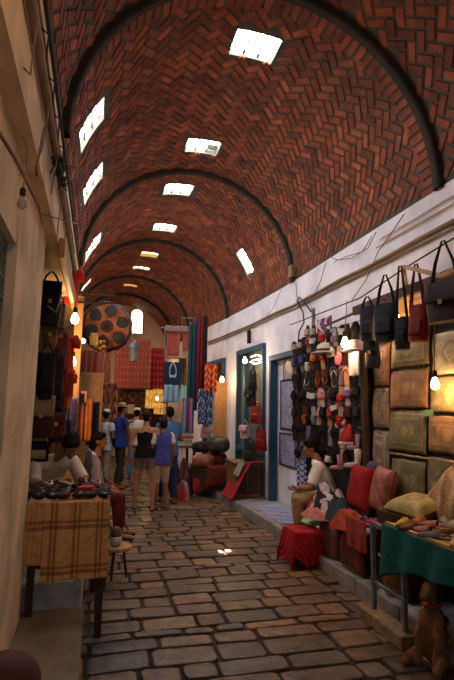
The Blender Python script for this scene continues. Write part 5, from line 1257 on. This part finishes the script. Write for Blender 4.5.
    if hat:
        e = MB(); up = hz; e.lathe([(.082*hs, .055*hs), (.085*hs, .08*hs), (.075*hs, .125*hs), (.03*hs, .14*hs), (.005, .138*hs)], hc+RH@Vector((0, -.015, 0)), 18, R=RH)
        ht = e.build('hat_crown', hat[0], t, smooth=True)
        if hat[1]: e = MB(); e.lathe([(.08*hs, .062*hs), (.15*hs, .050*hs), (.155*hs, .058*hs), (.08*hs, .074*hs)], hc+RH@Vector((0, -.015, 0)), 22, R=RH); e.build('hat_brim', hat[0], t, smooth=True)
        if hat[2]: e = MB(); e.lathe([(.0855*hs, .07*hs), (.088*hs, .078*hs), (.086*hs, .088*hs)], hc+RH@Vector((0, -.015, 0)), 18, R=RH); e.build('hat_band', hat[2], t)
    return t
def standing(x, y, h, yaw, arms='down', stride=.10, lean=0, z=0, legspread=.09):
    """joints of a standing person; yaw 0 looks up the street (+Y)"""
    s = h/1.75; F = Vector((-sin(yaw), cos(yaw), 0)); L = Vector((-F.y, F.x, 0)); B = Vector((x, y, z)); Z = Vector((0, 0, 1))
    P_ = lambda l, f, u: B+L*l*s+F*f*s+Z*u*s
    J = dict(lat=L, fwd=F, pelvis=P_(0, 0, .94), chest=P_(0, lean, 1.44), head=P_(0, lean*1.3+.02, 1.63), sl=P_(.19, lean, 1.40), sr=P_(-.19, lean, 1.40),
             kl=P_(legspread, stride*.6, .50), kr=P_(-legspread, -stride*.3+.02, .50), al=P_(legspread, stride*.8, .07), ar=P_(-legspread, -stride, .07), tl=P_(legspread+.02, stride*.8+.17, .035), tr=P_(-legspread-.02, -stride+.17, .035))
    if arms == 'down': J.update(el=P_(.25, -.02, 1.12), er=P_(-.25, -.02, 1.12), hl=P_(.25, .06, .86), hr=P_(-.25, .06, .86))
    if arms == 'front': J.update(el=P_(.25, 0, 1.14), er=P_(-.25, .0, 1.14), hl=P_(.08, .22, 1.10), hr=P_(-.06, .24, 1.14))
    if arms == 'raised': J.update(el=P_(.27, .05, 1.16), er=P_(-.25, .08, 1.16), hl=P_(.10, .26, 1.36), hr=P_(-.25, .10, .90))
    if arms == 'one': J.update(el=P_(.26, -.02, 1.13), er=P_(-.25, .0, 1.12), hl=P_(.25, .04, .87), hr=P_(-.12, .22, 1.05))
    return J, s, F
DEN = solid('f', (.20, .16, .15)); WHT = solid('f', (.72, .70, .66)); CRM = solid('f', (.78, .66, .50)); BLK = solid('f', (.010, .009, .012)); BLU = solid('f', (.04, .07, .32)); KHK = solid('f', (.34, .22, .11))
TEAL = solid('f', (.05, .20, .32)); GRN = solid('f', (.06, .055, .03)); STR = solid('f', (.62, .36, .17)); MAR = solid('f', (.10, .012, .015)); DKB = solid('f', (.02, .05, .14)); BGE = solid('f', (.48, .36, .26))
def stand(label, px, py_feet, h, yaw, **k):
    g = A(px, py_feet, Z=0); arms = k.pop('arms', 'down'); st_ = k.pop('stride', .1); J, s, F = standing(g.x, g.y, h, yaw, arms, st_, legspread=k.pop('spread', .09)); fc = k.pop('face', None)
    return person(label, J, s, face=fc or F, **k)
stand('woman seen from behind in black tank top and grey shorts', 143, 510, 1.62, -.15, hair=HAIR2, hair_style='bun', top=BLK, top_kind='tank', bottom=DEN, leg_len=.50, female=True, arms='one', skin=SKIN2, stride=.08, spread=.16)
g = A(160, 509, Z=0); J, s, F = standing(g.x, g.y-.02, 1.50, .35, 'down', .05)
person('boy in blue and white T-shirt and beige shorts beside the woman', J, s, face=F, hair=HAIR2, top=solid('f', (.08, .09, .38)), bottom=BGE, leg_len=1.0, skin=SKIN, child=True, extra='shoes', sleeve_col=WHT)
for sg in (-1, 1):
    pass
stand('taller person in blue shirt standing just beyond the boy', 167, 503, 1.70, .2, hair=HAIR, top=solid('f', (.07, .20, .38)), bottom=DKB, leg_len=1.9, arms='front')
stand('man in straw hat and blue shirt raising a hand to his chest', 118, 489, 1.76, -1.2, top=BLU, bottom=GRN, leg_len=1.85, arms='raised', hat=(STR, True, MAR), skin=SKIN)
stand('person in white shirt and white cap left of the straw hat man', 103, 489, 1.62, -.9, top=WHT, bottom=BGE, leg_len=1.9, arms='front', hat=(WHT, False, None), skin=SKIN)
stand('person in white top and blue dotted trousers behind the straw hat man', 134, 481, 1.66, .3, top=WHT, bottom=mat('blue dotted cloth', (.04, .22, .42), .85, c2=(.25, .5, .65), scale=30), leg_len=1.9, arms='down', hat=(WHT, False, None), female=True, extra='shoes', shoes=WHT)
# seated man on the right
Lv = Vector((-.91, .41, 0)); lat = Vector((-Lv.y, Lv.x, 0)); hp = Vector((2.585, 5.86, 1.20)); B = lambda f, l, z: Vector((hp.x, hp.y, 0))+Lv*f+lat*l+Vector((0, 0, z))
J = dict(lat=lat, fwd=(Lv+Vector((0, 0, .35))), pelvis=B(-.27, 0, .60), chest=B(-.10, 0, 1.03), head=hp, sl=B(-.10, .18, 1.00), sr=B(-.10, -.18, 1.00),
         el=B(.00, .25, .76), er=B(.00, -.24, .76), hl=B(.13, .06, .73), hr=B(.13, -.05, .72), gl=Lv*.9-Vector((0, 0, .3)), gr=Lv*.9-Vector((0, 0, .3)),
         kl=B(.16, .13, .60), kr=B(.16, -.11, .60), al=B(.12, .14, .20), ar=B(.14, -.12, .20), tl=B(.27, .15, .165), tr=B(.29, -.13, .165))
sm = person('seated man in white shirt and khaki trousers beside the heap of bags', J, .98, face=(-.93, .30, -.22), top=solid('f', (.86, .80, .74)), sleeve=.85, bottom=KHK, leg_len=1.85, vox=.008, hand_curl=.9)
st = thing('low_stool', 'low wooden stool under the seated man in the white shirt', 'stool', B(-.27, 0, .13)); m = MB(); c = B(-.27, 0, 0); m.box(c+Vector((0, 0, .475)), (.28, .28, .04), rz(-.4)); m.build('seat', WOOD, st, bevel=.01)
for a in range(4):
    m = MB(); q = c+rz(-.4)@Vector((.10*(1 if a < 2 else -1), .10*(1 if a % 2 else -1), 0)); m.box((q.x, q.y, .295), (.035, .035, .33)); m.build('leg', WOOD, st)
m = MB(); m.box(B(.20, .0, .725), (.075, .14, .012), rz(-.4)@Matrix.Rotation(.4, 3, 'Y')); ph_ = m.build('phone', IRON, bevel=.004); tag(ph_, 'small dark phone held in the seated man hands', 'phone')
# vendor on the left
f = Vector((.38, -.92, 0)).normalized(); lat = Vector((-f.y, f.x, 0)); hp = A(71, 446, Y=4.80); c0 = Vector((hp.x, hp.y, 0)); B = lambda a, l, z: c0+f*a+lat*l+Vector((0, 0, z))
J = dict(lat=lat, fwd=f*.8+Vector((0, 0, .45)), pelvis=B(-.42, -.12, .82), chest=B(-.16, -.09, 1.19), head=hp, sl=B(-.15, .08, 1.15), sr=B(-.16, -.27, 1.14), el=B(.02, .13, .985), er=B(.02, -.31, .985),
         hl=B(.22, .03, 1.04), hr=B(.22, -.14, 1.04), gl=f*.8-lat*.4-Vector((0, 0, .1)), gr=f*.9-Vector((0, 0, .1)), kl=B(-.08, -.02, .78), kr=B(-.08, -.22, .78), al=B(-.12, -.02, .43), ar=B(-.12, -.22, .43), tl=B(.02, -.02, .395), tr=B(.02, -.22, .395))
person('young vendor in cream T-shirt bending over the plaid covered table', J, .98, face=f*.62+Vector((-.15, 0, -.62)), top=CRM, sleeve=.9, bottom=DKB, leg_len=1.9, vox=.008, hand_curl=.9)
st = thing('high_stool', 'wooden stool the young vendor sits on', 'stool', B(-.42, -.12, .36)); m = MB(); c = B(-.42, -.12, 0); m.box(c+Vector((0, 0, .70)), (.32, .32, .04)); m.build('seat', WOOD, st, bevel=.01)
for a in range(4): m = MB(); m.box((c.x+.12*(1 if a < 2 else -1), c.y+.12*(1 if a % 2 else -1), .52), (.035, .035, .32)); m.build('leg', WOOD, st)
# dark clad person sitting further back on the left
g = A(100, 441, Y=6.9); f = Vector((1, -.15, 0)).normalized(); lat = Vector((-f.y, f.x, 0)); c0 = Vector((g.x, g.y, 0)); B = lambda a, l, z: c0+f*a+lat*l+Vector((0, 0, z))
J = dict(lat=lat, fwd=f, pelvis=B(-.14, 0, .52), chest=B(-.04, 0, 1.0), head=B(0, 0, g.z), sl=B(-.04, .18, .96), sr=B(-.04, -.18, .96), el=B(.0, .24, .70), er=B(.0, -.24, .70), hl=B(.20, .1, .60), hr=B(.2, -.1, .60),
         kl=B(.28, .1, .50), kr=B(.28, -.1, .50), al=B(.30, .11, .07), ar=B(.30, -.11, .07), tl=B(.46, .12, .035), tr=B(.46, -.12, .035))
person('dark haired person in maroon clothes sitting behind the wrapped bundle', J, .98, face=(1, -.3, -.1), top=MAR, sleeve=1.8, bottom=MAR, leg_len=1.9, hair_style='long')
m = MB(); c = B(-.14, 0, 0); m.lathe([(.16, 0), (.17, .04), (.17, .34), (.16, .385)], c, 18); tag(m.build('stool', WOOD_D, smooth=False), 'dark round stool under the person in maroon clothes', 'stool')
# stuffed toy camel beneath the right table
p = Vector((2.26, 3.14, 0)); ct = thing('toy_camel', 'orange brown stuffed toy camel sitting upright by the leather goods table', 'stuffed toy', p); m = MB()
FW = Vector((-.80, -.45, 0)); LT = Vector((-.45, .80, 0)); B = lambda a, l, z: p+FW*a+LT*l+Vector((0, 0, z))
chain(m, [(B(-.02, 0, .085), .085), (B(-.02, 0, .20), .080), (B(-.01, 0, .32), .060)]); m.ball(B(-.09, 0, .27), (.05, .05, .07), 12)
chain(m, [(B(0, 0, .33), .045), (B(.01, 0, .42), .040), (B(.03, 0, .47), .050), (B(.09, 0, .455), .034), (B(.125, 0, .44), .026)])
for l in (-.055, .055):
    chain(m, [(B(.0, l, .30), .036), (B(.07, l*1.3, .20), .026), (B(.09, l*1.2, .08), .024), (B(.12, l*1.2, .03), .028)])
    chain(m, [(B(0, l*1.2, .075), .045), (B(.12, l*2.0, .055), .032), (B(.20, l*2.1, .04), .030)])
    m.ball(B(.0, l*.7, .525), (.012, .012, .026), 8)
put(remeshed(m, .008, 3), 'camel_body', mat('camel plush', (.26, .11, .035), .95, bump=.6, bscale=90, c2=(.12, .05, .02), scale=14), ct, p)
m = MB(); m.tube([B(.055*cos(2*PI*i/16), .055*sin(2*PI*i/16), .375) for i in range(17)], .016, 7); m.build('scarf', solid('f', (.32, .04, .02)), ct, smooth=True)
m = MB(); m.grid(lambda u, v: B(-.02-.115*sin(PI*u), .10*cos(PI*u), .12+.16*v), 14, 6, stripes([(.35, .05, .03), (.3, .2, .06), (.05, .08, .05)], 6, 1), 0, .008); m.build('saddle_blanket', FAB, ct, smooth=True)
